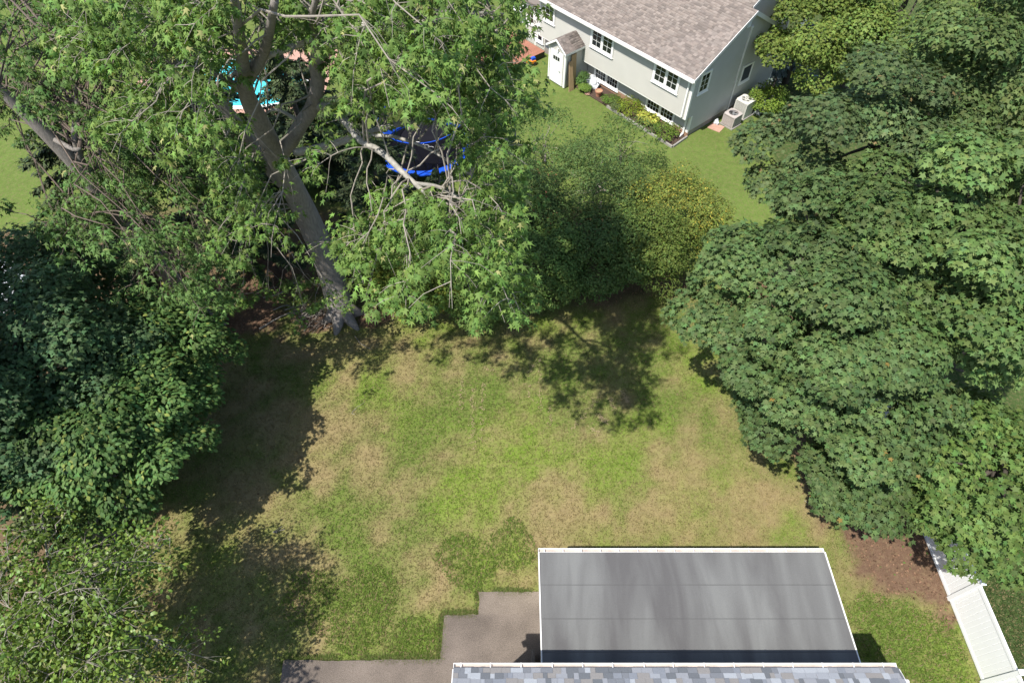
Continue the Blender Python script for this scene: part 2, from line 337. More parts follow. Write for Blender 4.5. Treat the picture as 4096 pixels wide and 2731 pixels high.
def edge_tufts(n, seed):
    r = np.random.default_rng(seed); E = [((-1.13, 6.02), (.85, 6.02)), ((-1.15, 5.3), (-1.15, 6.0)), ((-2.3, 5.3), (-1.15, 5.3)), ((-2.33, 3.92), (-2.33, 5.3)), ((-7.4, 3.92), (-2.3, 3.92))]
    L = np.array([np.hypot(q[0] - p[0], q[1] - p[1]) for p, q in E]); k = r.choice(len(E), n, p=L / L.sum()); t = r.random(n); A_ = np.array(E)
    xy = A_[k, 0] + (A_[k, 1] - A_[k, 0]) * t[:, None] + r.normal(0, .05, (n, 2)); return xy[:, 0], xy[:, 1]
ex_, ey_ = edge_tufts(2600, 91)
_it = iter([0])
def _keep_edge(x, y, r): x[:] = ex_; y[:] = ey_; return fbm(ex_, ey_, .5, 44) > .42
tag(grass_patch('edge_grass', 2600, (0, 1), (0, 1), .10, _keep_edge, lambda x, y: np.tile(np.array((.12, .165, .04)), (len(x), 1)), 92, 4), 'ragged grass fringe creeping over the patio edge', 'grass', kind='stuff')
# straw-coloured clippings left in mower lines
r = np.random.default_rng(4); Vs = []; segs = [((1850, 1490), (1842, 1640), 60), ((1893, 1540), (1888, 1800), 110), ((1935, 1530), (1925, 1760), 90), ((2115, 1530), (2118, 1600), 30), ((2160, 1480), (2160, 1640), 60), ((2400, 1575), (2285, 1725), 90), ((2490, 1570), (2510, 1610), 90),
     ((2445, 1600), (2460, 1650), 60), ((2395, 1660), (2425, 1690), 110), ((2365, 1712), (2390, 1728), 40), ((2200, 1630), (2205, 1700), 25), ((2160, 1440), (2110, 1500), 50), ((1930, 1475), (1970, 1480), 25)]
for a, b_, cnt in segs:
    a = P(*a); b_ = P(*b_)
    for k in range(int(cnt * .6)):
        if r.random() < .3: continue
        c = a + (b_ - a) * r.random() + np.array((*r.normal(0, .06, 2), 0)); c[2] = gz(c[0], c[1]) + .025 + .03 * r.random(); t = r.uniform(0, 6.28); L = r.uniform(.05, .11); d = np.array((math.cos(t), math.sin(t), 0)); e_ = np.array((-d[1], d[0], 0)) * .014
        Vs += [c - d * L + e_, c - d * L - e_, c + d * L]
tag(mesh('grass_clippings', Vs, np.arange(len(Vs)).reshape(-1, 3), M['grass'], tint=np.tile(np.array((.36, .29, .165)), (len(Vs), 1))), 'pale dried grass clippings lying in mower lines on the lawn', 'clippings', kind='stuff')
# brown leaf litter in the bed by the white fence and under the trees
r = np.random.default_rng(14); n_ = 34000
x = r.uniform(-14, 15, n_); y = r.uniform(4, 21, n_); d = lawn_state(x, y)[1]; k = (r.random(n_) < d * .9) & ~in_patio(x, y); x = x[k]; y = y[k]; n_ = len(x)
a = r.uniform(0, 6.28, n_); L = r.uniform(.03, .06, n_); z = gz(x, y) + .012; c, s_ = np.cos(a), np.sin(a); h = r.uniform(0, .03, (n_, 4))
q = np.stack([np.stack([x + c * L, y + s_ * L, z + h[:, 0]], -1), np.stack([x - s_ * L * .6, y + c * L * .6, z + h[:, 1]], -1), np.stack([x - c * L, y - s_ * L, z + h[:, 2]], -1), np.stack([x + s_ * L * .6, y - c * L * .6, z + h[:, 3]], -1)], 1)
col = np.array((.19, .115, .075)) * r.uniform(.4, 1.6, (n_, 1)); col = np.where(r.random((n_, 1)) < .04, np.array((.10, .17, .04)), col)
tag(mesh('leaf_litter', q.reshape(-1, 3), np.arange(n_ * 4).reshape(-1, 4), M['leaf'], tint=np.repeat(col, 4, 0)), 'dry brown fallen leaves on the bare soil', 'leaf litter', kind='stuff')

# ------------------------------------------------------------------ shingle roofs
def shingle_data(name, w, d, col):
    t = .012
    return MB().hexa([(0, 0, 0), (w, 0, 0), (w, d, 0), (0, d, 0), (0, 0, t), (w, 0, t), (w, d, .004), (0, d, .004)]).data(name, M['shingle'], tint=np.array(col))
def shingle_roof(parent, origin, ex, ey, ez, width, depth, expo, cols, wr, cam_local, seed, limit=300, clip=None, single='shingle'):
    """laminated shingles: origin = eave corner, ex along the eave, ey up the slope, ez out of the roof (root frame)"""
    r = random.Random(seed); ex, ey, ez = map(np.array, (ex, ey, ez)); tabs = []
    row = 0; y = 0.0
    while y < depth - .02:
        x = -r.random() * .2
        while x < width:
            w = r.uniform(*wr); x0 = max(0, x); x1 = min(width, x + w - .004)
            if x1 - x0 > .03: tabs.append((x0, x1 - x0, y, min(expo * 1.12, depth - y), r.choice(cols), r.random() < .5))
            x += w
        y += expo; row += 1
    def pos(t, up): return np.array(origin) + ex * t[0] + ey * t[2] + ez * (.004 + (.009 if t[5] else 0) + up)
    tabs.sort(key=lambda t: np.linalg.norm(pos(t, 0) + ex * t[1] / 2 - cam_local))
    rot = Matrix((ex, ey, ez)).transposed(); cache = {}
    for t in tabs[:limit]:
        key = (round(t[1] / .04), round(t[3], 3), t[4])
        if key not in cache: cache[key] = shingle_data('shingle', max(.03, key[0] * .04), t[3], t[4])
        o = link(bpy.data.objects.new(single, cache[key]), parent)
        o.matrix_local = Matrix.Translation(Vector(pos(t, 0))) @ rot.to_4x4() @ Matrix.Diagonal((t[1] / max(.03, key[0] * .04), 1, 1, 1))
    if len(tabs) > limit:
        Vv = []; T = []; Fq = []
        for t in tabs[limit:]:
            p = pos(t, 0); w, d = t[1], t[3]; th = .012; nn = len(Vv)
            for (a_, b_, c_) in ((0, 0, 0), (w, 0, 0), (w, 0, th), (0, 0, th), (w, d, .004), (0, d, .004)): Vv.append(p + ex * a_ + ey * b_ + ez * c_); T.append(t[4])
            Fq += [(nn, nn + 1, nn + 2, nn + 3), (nn + 3, nn + 2, nn + 4, nn + 5)]
        o = mesh('shingles', Vv, np.array(Fq), M['shingle'], parent, tint=np.array(T)); o['kind'] = 'stuff'

# ------------------------------------------------------------------ near house: flat-roofed extension and main roof
EX0, EX1, EYG = .86, 9.84, 6.50
ext = thing('house_extension', (5.3, 4.5, 0), 'low house extension with a flat grey felt roof and white gutter', 'extension'); eo = (5.3, 4.5, 0)
mb = MB().box(EX0 + .15, EX1 - .15, 2.95, 6.2, 0, 2.62); mb.build('wall', M['siding'], ext, off=eo)
rz = lambda y: 2.72 + (6.5 - y) * .042
ys = [6.52, 5.50, 4.52, 3.62, 3.08, 2.6]
for k in range(5):
    y1, y0 = ys[k], ys[k + 1] - .06
    o = .006 * k
    MB().hexa([(EX0, y0, rz(y0) - .02 + o), (EX1, y0, rz(y0) - .02 + o), (EX1, y1, rz(y1) - .02 + o), (EX0, y1, rz(y1) - .02 + o), (EX0, y0, rz(y0) + o), (EX1, y0, rz(y0) + o), (EX1, y1, rz(y1) + o), (EX0, y1, rz(y1) + o)]).build('roof_felt_sheet', M['felt'], ext, off=eo)
for k in range(1, 5):
    yy = ys[k] + .0; MB().hexa([(EX0 + .02, yy - .012, rz(yy) + .006 * k - .004), (EX1 - .02, yy - .012, rz(yy) + .006 * k - .004), (EX1 - .02, yy + .006, rz(yy) + .006 * k - .004), (EX0 + .02, yy + .006, rz(yy) + .006 * k - .004), (EX0 + .02, yy - .012, rz(yy) + .006 * k + .003), (EX1 - .02, yy - .012, rz(yy) + .006 * k + .003), (EX1 - .02, yy + .006, rz(yy) + .006 * k + .003), (EX0 + .02, yy + .006, rz(yy) + .006 * k + .003)]).build('felt_seam', M['felt_lap'], ext, off=eo)
MB().hexa([(EX0 + .01, 2.6, rz(2.6) - .2), (EX1 - .01, 2.6, rz(2.6) - .2), (EX1 - .01, 6.5, rz(6.5) - .2), (EX0 + .01, 6.5, rz(6.5) - .2), (EX0 + .01, 2.6, rz(2.6) - .03), (EX1 - .01, 2.6, rz(2.6) - .03), (EX1 - .01, 6.5, rz(6.5) - .03), (EX0 + .01, 6.5, rz(6.5) - .03)]).build('roof_deck', M['found'], ext, off=eo)
for x0, x1 in ((EX0 - .035, EX0), (EX1, EX1 + .035)):
    MB().hexa([(x0, 2.6, rz(2.6) - .22), (x1, 2.6, rz(2.6) - .22), (x1, 6.5, rz(6.5) - .22), (x0, 6.5, rz(6.5) - .22), (x0, 2.6, rz(2.6) + .035), (x1, 2.6, rz(2.6) + .035), (x1, 6.5, rz(6.5) + .035), (x0, 6.5, rz(6.5) + .035)]).build('drip_edge', M['metal_w'], ext, off=eo)
def gutter(parent, x0, x1, y0, zt, off, sp, w=.13, h=.11):
    """open trough along x, far lip at y0+w"""
    t = .012; mb = MB()
    mb.box(x0, x1, y0 + w - .022, y0 + w, zt - h, zt); mb.box(x0, x1, y0, y0 + t, zt - h, zt + .01)
    mb.box(x0, x0 + t, y0 + t, y0 + w - .022, zt - h, zt); mb.box(x1 - t, x1, y0 + t, y0 + w - .022, zt - h, zt)
    g = mb.build('gutter', M['metal_w'], parent, off=off)
    MB().box(x0 + t, x1 - t, y0 + t, y0 + w - .022, zt - h, zt - h + .025).build('gutter_trough', M['gut_in'], g, off=off)
    hd = MB().box(0, .022, y0 + t + .001, y0 + w + .006, zt - .012, zt + .006).data('gutter_hanger', M['metal_w'])
    x = x0 + .18
    while x < x1 - .05:
        o = link(bpy.data.objects.new('gutter_hanger', hd), g); o.location = (x - off[0], -off[1], -off[2]); x += sp + random.uniform(-.03, .03)
gutter(ext, EX0 - .03, EX1 + .02, 6.505, 2.715, eo, .60)
MB().bbox(.60, .72, 3.0, 4.05, .08, .95).build('timber_bench', M['wood_old'], ext, off=eo)

mh = thing('main_house', (4.2, -1.0, 0), 'grey shingled main house roof with white gutter above the flat roof', 'house'); mo = (4.2, -1.0, 0)
EZ = 4.6; GY = 2.90; SL = math.radians(24)
MB().box(-1.44, 9.86, -5.0, 2.62, 0, 4.42).build('wall', M['siding'], mh, off=mo)
X0, X1 = -1.50, 9.92
ridge_y = GY - 4.0 * math.cos(SL) ; ridge_z = EZ + 4.0 * math.sin(SL)
MB().hexa([(X0, GY, EZ - .14), (X1, GY, EZ - .14), (X1, ridge_y, ridge_z - .14), (X0, ridge_y, ridge_z - .14), (X0, GY, EZ), (X1, GY, EZ), (X1, ridge_y, ridge_z), (X0, ridge_y, ridge_z)]).build('roof', M['found'], mh, off=mo)
MB().hexa([(X0, ridge_y, ridge_z - .14), (X1, ridge_y, ridge_z - .14), (X1, ridge_y - 3.65, EZ - .14), (X0, ridge_y - 3.65, EZ - .14), (X0, ridge_y, ridge_z), (X1, ridge_y, ridge_z), (X1, ridge_y - 3.65, EZ), (X0, ridge_y - 3.65, EZ)]).build('rear_roof', M['found'], mh, off=mo)
for x in (X0 - .03, X1):
    MB().hexa([(x, GY, EZ - .17), (x + .03, GY, EZ - .17), (x + .03, ridge_y, ridge_z - .17), (x, ridge_y, ridge_z - .17), (x, GY, EZ + .01), (x + .03, GY, EZ + .01), (x + .03, ridge_y, ridge_z + .01), (x, ridge_y, ridge_z + .01)]).build('rake_board', M['metal_w'], mh, off=mo)
greys = [(.20, .215, .245), (.27, .285, .315), (.13, .14, .155), (.33, .35, .38), (.23, .22, .215), (.17, .18, .20), (.25, .26, .285)]
shingle_roof(mh, (X1 - mo[0], GY + .02 - mo[1], EZ + .004), (-1, 0, 0), (0, -math.cos(SL), math.sin(SL)), (0, math.sin(SL), math.cos(SL)), X1 - X0, 3.9, .143, greys, (.10, .34), np.array((0, 400.0, 150)), 3)
gutter(mh, X0 - .01, X1 + .0, GY + .025, EZ - .02, mo, .78, w=.12)
MB().tube([(-1.22, 2.95, 3.75), (-1.25, 3.12, 3.7)], [.05, .06], 10).build('flood_light', M['white'], mh, off=mo)
MB().tube([(9.97, 2.62, 4.62), (10.06, 2.62, 4.58)], [.04, .055], 10).build('flood_light', M['white'], mh, off=mo)

# ------------------------------------------------------------------ far house (local frame: x = right along the front, y = depth, z up; corner at the origin)
HO = Vector((10.33, 32.0, 0)); HRZ = math.atan2(-.763, .646)
H2 = thing('split_level_house', HO, 'grey sided split level house with brown shingle roof and white trimmed windows', 'house', rz=HRZ)
Hinv = (Matrix.Translation(HO) @ Matrix.Rotation(HRZ, 4, 'Z')).inverted()
camL = np.array(Hinv @ Vector((0, 0, CAM_H)))
UB = -.52; UZ = 1.38; EVZ = 4.08; RY, RZ_ = 3.55, 6.30; DEP = 7.8; LEN = 12.55
def Hm(mb, name, mat, parent=H2): return mb.build(name, mat, parent)
Hm(MB().box(-LEN, -.03, .03, DEP, -.2, UZ + .02), 'wall', M['siding'])
Hm(MB().add([(-LEN, UB + .02, UZ), (-.03, UB + .02, UZ), (-.03, DEP, UZ), (-LEN, DEP, UZ), (-LEN, UB + .02, EVZ), (-.03, UB + .02, EVZ), (-.03, RY, RZ_ - .12), (-LEN, RY, RZ_ - .12), (-.03, DEP, 3.9), (-LEN, DEP, 3.9)],
            [(0, 3, 2, 1), (0, 1, 5, 4), (4, 5, 6, 7), (7, 6, 8, 9), (1, 2, 8, 6, 5), (3, 0, 4, 7, 9), (2, 3, 9, 8)]), 'wall', M['siding'])
Hm(MB().box(-LEN, .0, 0, DEP, -.3, .36), 'foundation', M['found'])
BE = .112
def board(x0, y0, x1, y1, z, nrm, name='siding_board', h=BE, parent=H2):
    """one lap board along a wall from (x0,y0) to (x1,y1); bottom lip stands proud"""
    a = np.array((x0, y0)); b_ = np.array((x1, y1)); nn = np.array(nrm); mb = MB()
    lo, hi = .032, .004
    mb.hexa([(*a, z), (*b_, z), (*(b_ + nn * lo), z), (*(a + nn * lo), z), (*a, z + h), (*b_, z + h), (*(b_ + nn * hi), z + h), (*(a + nn * hi), z + h)])
    return mb.build(name, M['siding'], parent)
z = UZ
while z < EVZ - .03: board(-LEN, UB, -.0, UB, z, (0, -1)); z += BE
z = .36
while z < UZ - .05: board(-8.4, 0, -.0, 0, z, (0, -1)); z += BE
def gable_span(z):
    y0 = 0 if z < UZ else UB
    if z > EVZ: y0 = UB + (z - EVZ) / (RZ_ - .1 - EVZ) * (RY - UB)
    y1 = DEP if z < 3.9 else DEP - (z - 3.9) / (RZ_ - .1 - 3.9) * (DEP - RY)
    return y0, y1
z = .36
while z < RZ_ - .2:
    y0, y1 = gable_span(z + BE * .6)
    if y1 - y0 > .1: board(0, y0, 0, y1, z, (1, 0))
    z += BE
z = .0
# roof
fs = np.array((0, RY - (UB - .3), RZ_ - 3.98)); fl = np.linalg.norm(fs); fs = fs / fl; fn = np.array((0, -fs[2], fs[1]))
RX = .18
def slab(x0, x1, p0, p1, th, name, mat):
    (ya, za), (yb, zb) = p0, p1
    return Hm(MB().hexa([(x0, ya, za - th), (x1, ya, za - th), (x1, yb, zb - th), (x0, yb, zb - th), (x0, ya, za), (x1, ya, za), (x1, yb, zb), (x0, yb, zb)]), name, mat)
brown = solid('roof_underlay', (.19, .16, .14), .9, .1)
rf = slab(-LEN - .3, RX, (UB - .3, 3.98), (RY, RZ_), .14, 'roof', brown)
slab(-LEN - .3, RX, (RY, RZ_), (DEP + .45, 3.62), .14, 'rear_roof', brown)
slab(RX, RX + .03, (UB - .33, 3.99), (RY, RZ_ + .01), .20, 'rake_board', M['metal_w'])
slab(RX, RX + .03, (RY, RZ_ + .01), (DEP + .48, 3.62), .24, 'rake_board', M['metal_w'])
slab(-.02, RX, (RY, RZ_ - .16), (DEP + .45, 3.46), .02, 'soffit', M['metal_w'])
slab(-.02, RX, (UB - .3, 3.82), (RY, RZ_ - .16), .02, 'soffit', M['metal_w'])
Hm(MB().box(-LEN - .3, RX, UB - .33, UB - .295, 3.78, 3.99), 'fascia', M['metal_w'])
Hm(MB().box(-LEN - .3, RX, UB - .295, UB + .02, 3.80, 3.83), 'soffit', M['siding'])
taupe = [(.225, .188, .165), (.19, .158, .14), (.25, .212, .188), (.155, .132, .118), (.21, .18, .16), (.18, .152, .136)]
TOPL = 2.5
shingle_roof(H2, np.array((-LEN - .3, UB - .3, 3.985)), (1, 0, 0), fs, fn, LEN + .3 + RX, fl, .145, taupe, (.12, .32), camL, 5)
# gutter along the front eave (open trough)
gm = MB(); gy1 = UB - .335
gm.box(-LEN - .3, RX, gy1 - .115, gy1 - .10, 3.84, 3.955); gm.box(-LEN - .3, RX, gy1 - .10, gy1, 3.84, 3.855)
g2 = Hm(gm, 'gutter', M['metal_w'])
hd = MB().box(0, .025, gy1 - .11, gy1 + .03, 3.955, 3.968).data('gutter_hanger', M['metal_w'])
for k in range(14):
    o = link(bpy.data.objects.new('gutter_hanger', hd), g2); o.location = (-.4 - k * .9, 0, 0)
# taller rear part standing over the ridge: same front slope carried on
BX = -.38
slope = (RZ_ - 3.98) / (RY - (UB - .3))
HYR = 5.9; HZR = RZ_ + slope * (HYR - RY)
Hm(MB().add([(-LEN, RY - .2, 5.6), (BX, RY - .2, 5.6), (BX, 8.45, 3.4), (-LEN, 8.45, 3.4), (-LEN, RY, RZ_ - .1), (BX, RY, RZ_ - .1), (-LEN, HYR, HZR - .1), (BX, HYR, HZR - .1), (-LEN, 8.45, 6.2), (BX, 8.45, 6.2)],
            [(0, 1, 5, 4), (4, 5, 7, 6), (6, 7, 9, 8), (1, 2, 9, 7, 5), (3, 0, 4, 6, 8), (2, 3, 8, 9), (0, 3, 2, 1)]), 'upper_wall', M['siding'])
z = 3.5
while z < HZR - .2:
    y0 = RY + .05 if z < RZ_ - .1 else RY + (z - RZ_ + .1) / (HZR - RZ_) * (HYR - RY)
    y0 = max(y0, DEP + .45 - (z - 3.46) / (RZ_ - 3.62) * (DEP + .45 - RY) if z < RZ_ - .16 else y0)
    y1 = 8.45 if z < 6.2 else 8.45 - (z - 6.2) / (HZR - 6.3) * (8.45 - HYR)
    if y1 - y0 > .15: board(BX, y0, BX, y1, z, (1, 0))
    z += BE
slab(-LEN - .3, BX + .15, (RY - .06, RZ_ - .01), (HYR, HZR), .12, 'upper_roof', brown)
slab(-LEN - .3, BX + .15, (HYR, HZR), (8.8, 6.0), .12, 'upper_rear_roof', brown)
slab(BX + .15, BX + .18, (RY + .1, RZ_ + .06), (HYR, HZR + .01), .18, 'rake_board', M['metal_w'])
shingle_roof(H2, np.array((-LEN - .3, RY - .02, RZ_ + .012)), (1, 0, 0), fs, fn, LEN + .3 + BX + .15, (HYR - RY) / fs[1], .145, taupe, (.12, .32), camL, 6, limit=0)
Hm(MB().box(BX + .003, BX + .045, 8.36, 8.49, 3.6, 6.2), 'corner_trim', M['white'])
# corner trims and downspouts
Hm(MB().box(-.115, .035, UB - .035, UB - .002, UZ, 3.8), 'corner_trim', M['white'])
Hm(MB().box(.003, .035, UB, UB + .10, UZ, 3.9), 'corner_trim', M['white'])
Hm(MB().box(-.11, .04, -.035, -.002, .3, UZ), 'corner_trim', M['white'])
Hm(MB().box(.003, .035, 0, .11, .3, UZ), 'corner_trim', M['white'])
Hm(MB().box(.003, .035, DEP - .1, DEP + .02, .3, 3.7), 'corner_trim', M['white'])
Hm(MB().box(-LEN - .02, -.0, UB - .03, .0, UZ - .03, UZ - .002), 'soffit', M['white'])
ds = MB(); ds.box(-.30, -.20, UB - .12, UB - .04, UZ + .1, 3.85); ds.hexa([(-.30, UB - .12, UZ + .1), (-.20, UB - .12, UZ + .1), (-.20, UB - .04, UZ + .1), (-.30, UB - .04, UZ + .1)][::-1] + [(-.25, -.13, UZ - .15), (-.15, -.13, UZ - .15), (-.15, -.05, UZ - .15), (-.25, -.05, UZ - .15)][::-1])
ds.box(-.25, -.15, -.13, -.05, .25, UZ - .15); ds.hexa([(-.25, -.13, .08), (-.15, -.13, .08), (-.15, -.05, .25), (-.25, -.05, .25), (-.25, -.35, .05), (-.15, -.35, .05), (-.15, -.35, .15), (-.25, -.35, .15)])
Hm(ds, 'downspout', M['white'])
Hm(MB().box(.02, .10, 3.62, 3.70, 2.15, 5.3).box(.02, .10, 3.66, 3.74, .25, 2.15).box(.015, .11, 3.58, 3.77, 2.1, 2.2).box(.015, .11, 3.56, 3.74, 5.3, 5.4), 'vent_pipe', M['metal_w'])
vt = Hm(MB().box(.01, .04, 3.18, 3.52, 5.42, 5.98), 'gable_vent', M['white'])
for k in range(8): MB().hexa([(.041, 3.21, 5.46 + k * .063), (.06, 3.21, 5.46 + k * .063), (.06, 3.49, 5.46 + k * .063), (.041, 3.49, 5.46 + k * .063), (.041, 3.21, 5.50 + k * .063), (.045, 3.21, 5.50 + k * .063), (.045, 3.49, 5.50 + k * .063), (.041, 3.49, 5.50 + k * .063)]).build('slat', M['white'], vt)
def window(c, s, n, w, h, sashes, cols, rows, casing=.12, mat='glass', sill=True, blind=False):
    """c = centre on wall, s = along-wall unit, n = outward; casing with sashes, panes and muntins"""
    c = np.array(c, float); s = np.array(s, float); n = np.array(n, float); up = np.array((0, 0, 1.0))
    def bx(mb, u0, u1, v0, v1, d0, d1):
        return mb.hexa([c + s * u + up * v + n * d for d, (u, v) in [(d0, (u0, v0)), (d0, (u1, v0)), (d0, (u1, v1)), (d0, (u0, v1)), (d1, (u0, v0)), (d1, (u1, v0)), (d1, (u1, v1)), (d1, (u0, v1))]])
    mb = MB(); k = casing; W, Hh = w / 2, h / 2
    bx(mb, -W, W, Hh - k, Hh, .0, .055); bx(mb, -W, W, -Hh, -Hh + k, .0, .055); bx(mb, -W, -W + k, -Hh + k, Hh - k, .0, .055); bx(mb, W - k, W, -Hh + k, Hh - k, .0, .055)
    if sashes == 2: bx(mb, -.055, .055, -Hh + k, Hh - k, .0, .05)
    fr = Hm(mb, 'window', M['white'])
    if sill: bx(MB(), -W - .03, W + .03, -Hh - .04, -Hh, .0, .09).build('sill', M['white'], fr)
    iw = W - k
    spans = [(-iw, -.055), (.055, iw)] if sashes == 2 else [(-iw, iw)]
    for (a_, b_) in spans:
        f_ = .045
        mbs = MB(); bx(mbs, a_, b_, Hh - k - f_, Hh - k, .022, .042); bx(mbs, a_, b_, -Hh + k, -Hh + k + f_, .022, .042); bx(mbs, a_, a_ + f_, -Hh + k + f_, Hh - k - f_, .022, .042); bx(mbs, b_ - f_, b_, -Hh + k + f_, Hh - k - f_, .022, .042)
        mbs.build('sash', M['white'], fr)
        ga, gb, g0, g1 = a_ + f_, b_ - f_, -Hh + k + f_, Hh - k - f_
        for i_ in range(cols):
            for j_ in range(rows):
                u0 = ga + (gb - ga) * i_ / cols; u1 = ga + (gb - ga) * (i_ + 1) / cols; v0 = g0 + (g1 - g0) * j_ / rows; v1 = g0 + (g1 - g0) * (j_ + 1) / rows
                bx(MB(), u0, u1, v0, v1, .021, .026).build('pane', M[mat], fr)
        for i_ in range(1, cols):
            u = ga + (gb - ga) * i_ / cols; bx(MB(), u - .012, u + .012, g0, g1, .0275, .037).build('muntin', M['white'], fr)
        for j_ in range(1, rows):
            v = g0 + (g1 - g0) * j_ / rows; bx(MB(), ga, gb, v - .012, v + .012, .0385, .040).build('muntin', M['white'], fr)
    return fr
FX = (1, 0, 0); FN = (0, -1, 0); GX = (0, 1, 0); GN = (1, 0, 0)
window((-1.86, UB - .021, 3.20), FX, FN, 1.92, 1.32, 2, 2, 3)
window((-6.93, UB - .021, 3.20), FX, FN, 1.92, 1.32, 2, 2, 3)
window((-11.62, UB - .021, 3.20), FX, FN, 1.02, 1.32, 1, 2, 3)
window((-2.18, -.021, .72), FX, FN, 2.25, .84, 2, 4, 2, casing=.10)
window((-6.68, -.021, .72), FX, FN, 2.15, .84, 2, 4, 2, casing=.10)
window((.021, .40, 3.35), GX, GN, .92, 1.25, 1, 2, 3, casing=.09)
window((.021, 4.62, 2.33), GX, GN, 1.05, 1.15, 1, 1, 1, casing=.09, mat='screen')
window((BX + .021, 7.42, 4.98), GX, GN, 1.0, 1.45, 1, 1, 1, casing=.10, mat='screen')
# lower brick course under the front wall
bd = MB().box(0, .205, -.028, 0, 0, .06).data('brick', M['brick_red'])
for row in range(4):
    for k in range(34):
        o = link(bpy.data.objects.new('brick', bd), H2); o.location = (-7.3 + k * .215 + (.1 if row % 2 else 0), -.002, .03 + row * .072)
# entry porch projecting from the lower floor
PA0, PA1, PB = -9.95, -8.42, -2.05
Hm(MB().box(PA0 + .03, PA1 - .03, PB + .03, .03, 0, 2.36), 'porch_wall', M['siding'])
Hm(MB().prism([(PA0 + .03, PB + .03, 2.36), (PA1 - .03, PB + .03, 2.36), ((PA0 + PA1) / 2, PB + .03, 2.86)], (0, -PB + UB, 0)), 'porch_gable', M['siding'])
z = .1
while z < 2.3:
    board(PA1 - .03, PB + .03, PA1 - .03, 0, z, (1, 0)); board(PA0 + .03, 0, PA0 + .03, PB + .03, z, (-1, 0))
    board(PA0 + .03, PB + .03, PA1 - .03, PB + .03, z, (0, -1)); z += BE
while z < 2.78:
    hw = (2.86 - z - .06) / .5 * (PA1 - PA0 - .06) / 2
    cx = (PA0 + PA1) / 2; board(cx - hw, PB + .03, cx + hw, PB + .03, z, (0, -1)); z += BE
cx = (PA0 + PA1) / 2
for sgn in (-1, 1):
    ex_ = cx + sgn * ((PA1 - PA0) / 2 + .14)
    Hm(MB().add([(cx, PB - .16, 2.98), (ex_, PB - .16, 2.36), (ex_, UB - .0, 2.36), (cx, UB - .0, 2.98), (cx, PB - .16, 2.92), (ex_, PB - .16, 2.30), (ex_, UB, 2.30), (cx, UB, 2.92)],
                [(0, 1, 2, 3)[::sgn], (4, 7, 6, 5)[::sgn], (0, 4, 5, 1)[::sgn], (1, 5, 6, 2)[::sgn], (2, 6, 7, 3)[::sgn]]), 'porch_roof', brown)
    sv = unit(np.array((cx - ex_, 0, .62))); nv = np.array((-sv[2] * (-1 if sgn < 0 else -1) * sgn * 1.0, 0, abs(sv[0])))
    nv = np.array((sgn * sv[2], 0, abs(sv[0])))
    if sgn > 0: shingle_roof(H2, np.array((ex_, PB - .16, 2.362)), (0, 1, 0), sv, nv, UB - PB + .14, .62 / sv[2], .145, taupe, (.15, .3), camL, 8, limit=30)
    else: shingle_roof(H2, np.array((ex_, UB - .02, 2.362)), (0, -1, 0), sv, nv, UB - PB + .14, .62 / sv[2], .145, taupe, (.15, .3), camL, 9, limit=30)
    # rake trim
    Hm(MB().add([(cx, PB - .185, 3.0), (ex_, PB - .185, 2.38), (ex_, PB - .185, 2.24), (cx, PB - .185, 2.86), (cx, PB - .162, 3.0), (ex_, PB - .162, 2.38), (ex_, PB - .162, 2.24), (cx, PB - .162, 2.86)],
                [(0, 1, 2, 3), (7, 6, 5, 4), (0, 4, 5, 1), (1, 5, 6, 2), (2, 6, 7, 3)]), 'rake_board', M['white'])
    xx = ex_ - .01 if sgn > 0 else ex_ - .015
    Hm(MB().box(xx, xx + .025, PB - .16, UB, 2.24, 2.375), 'fascia', M['white'])
for x in (PA0 + .0, PA1 - .1): Hm(MB().box(x, x + .1, PB - .02, PB + .008, 0.05, 2.33), 'corner_trim', M['white'])
Hm(MB().box(PA1 + .0, PA1 + .03, PB, PB + .1, .05, 2.3), 'corner_trim', M['white'])
dr = Hm(MB().box(-9.78, -8.62, PB - .03, PB + .004, .08, 2.16), 'door', M['white'])
MB().box(-9.70, -8.70, PB - .055, PB - .031, .12, 2.08).build('door_leaf', M['white'], dr)
for k in range(3): MB().box(-9.48 + k * .2, -9.31 + k * .2, PB - .062, PB - .0555, 1.62, 1.86).build('pane', M['glass'], dr)
MB().tube([(-8.80, PB - .055, 1.0), (-8.80, PB - .10, 1.0), (-8.88, PB - .11, 1.0)], .018, 8).build('handle', M['dark_metal'], dr)
lt = Hm(MB().cyl((-9.1, PB - .08), .075, 2.22, 2.40, 12, .05), 'porch_lamp', M['white'])
# wall of the lower wing to the left
Hm(MB().box(-14.6, -LEN - .001, .1, DEP - 1, 0, 2.9), 'wing_wall', M['siding'])
z = .1
while z < 2.85: board(-14.6, .1, -LEN, .1, z, (0, -1)); z += BE
Hm(MB().box(-LEN - .06, -LEN + .06, UB - .035, UB - .003, UZ, 3.8), 'corner_trim', M['white'])
Hm(MB().box(-13.65, -13.53, .06, .078, .0, 2.9), 'corner_trim', M['white'])
slab(-14.8, -LEN, (-.2, 2.92), (DEP - 1, 3.1), .12, 'wing_roof', brown)
window((-14.1, .078, 1.95), FX, FN, .9, 1.3, 1, 2, 3)
window((-13.1, .078, 1.05), FX, FN, .7, 1.2, 1, 1, 2)

def W(x, y, z=0): return np.array((Matrix.Translation(HO) @ Matrix.Rotation(HRZ, 4, 'Z')) @ Vector((x, y, z)))
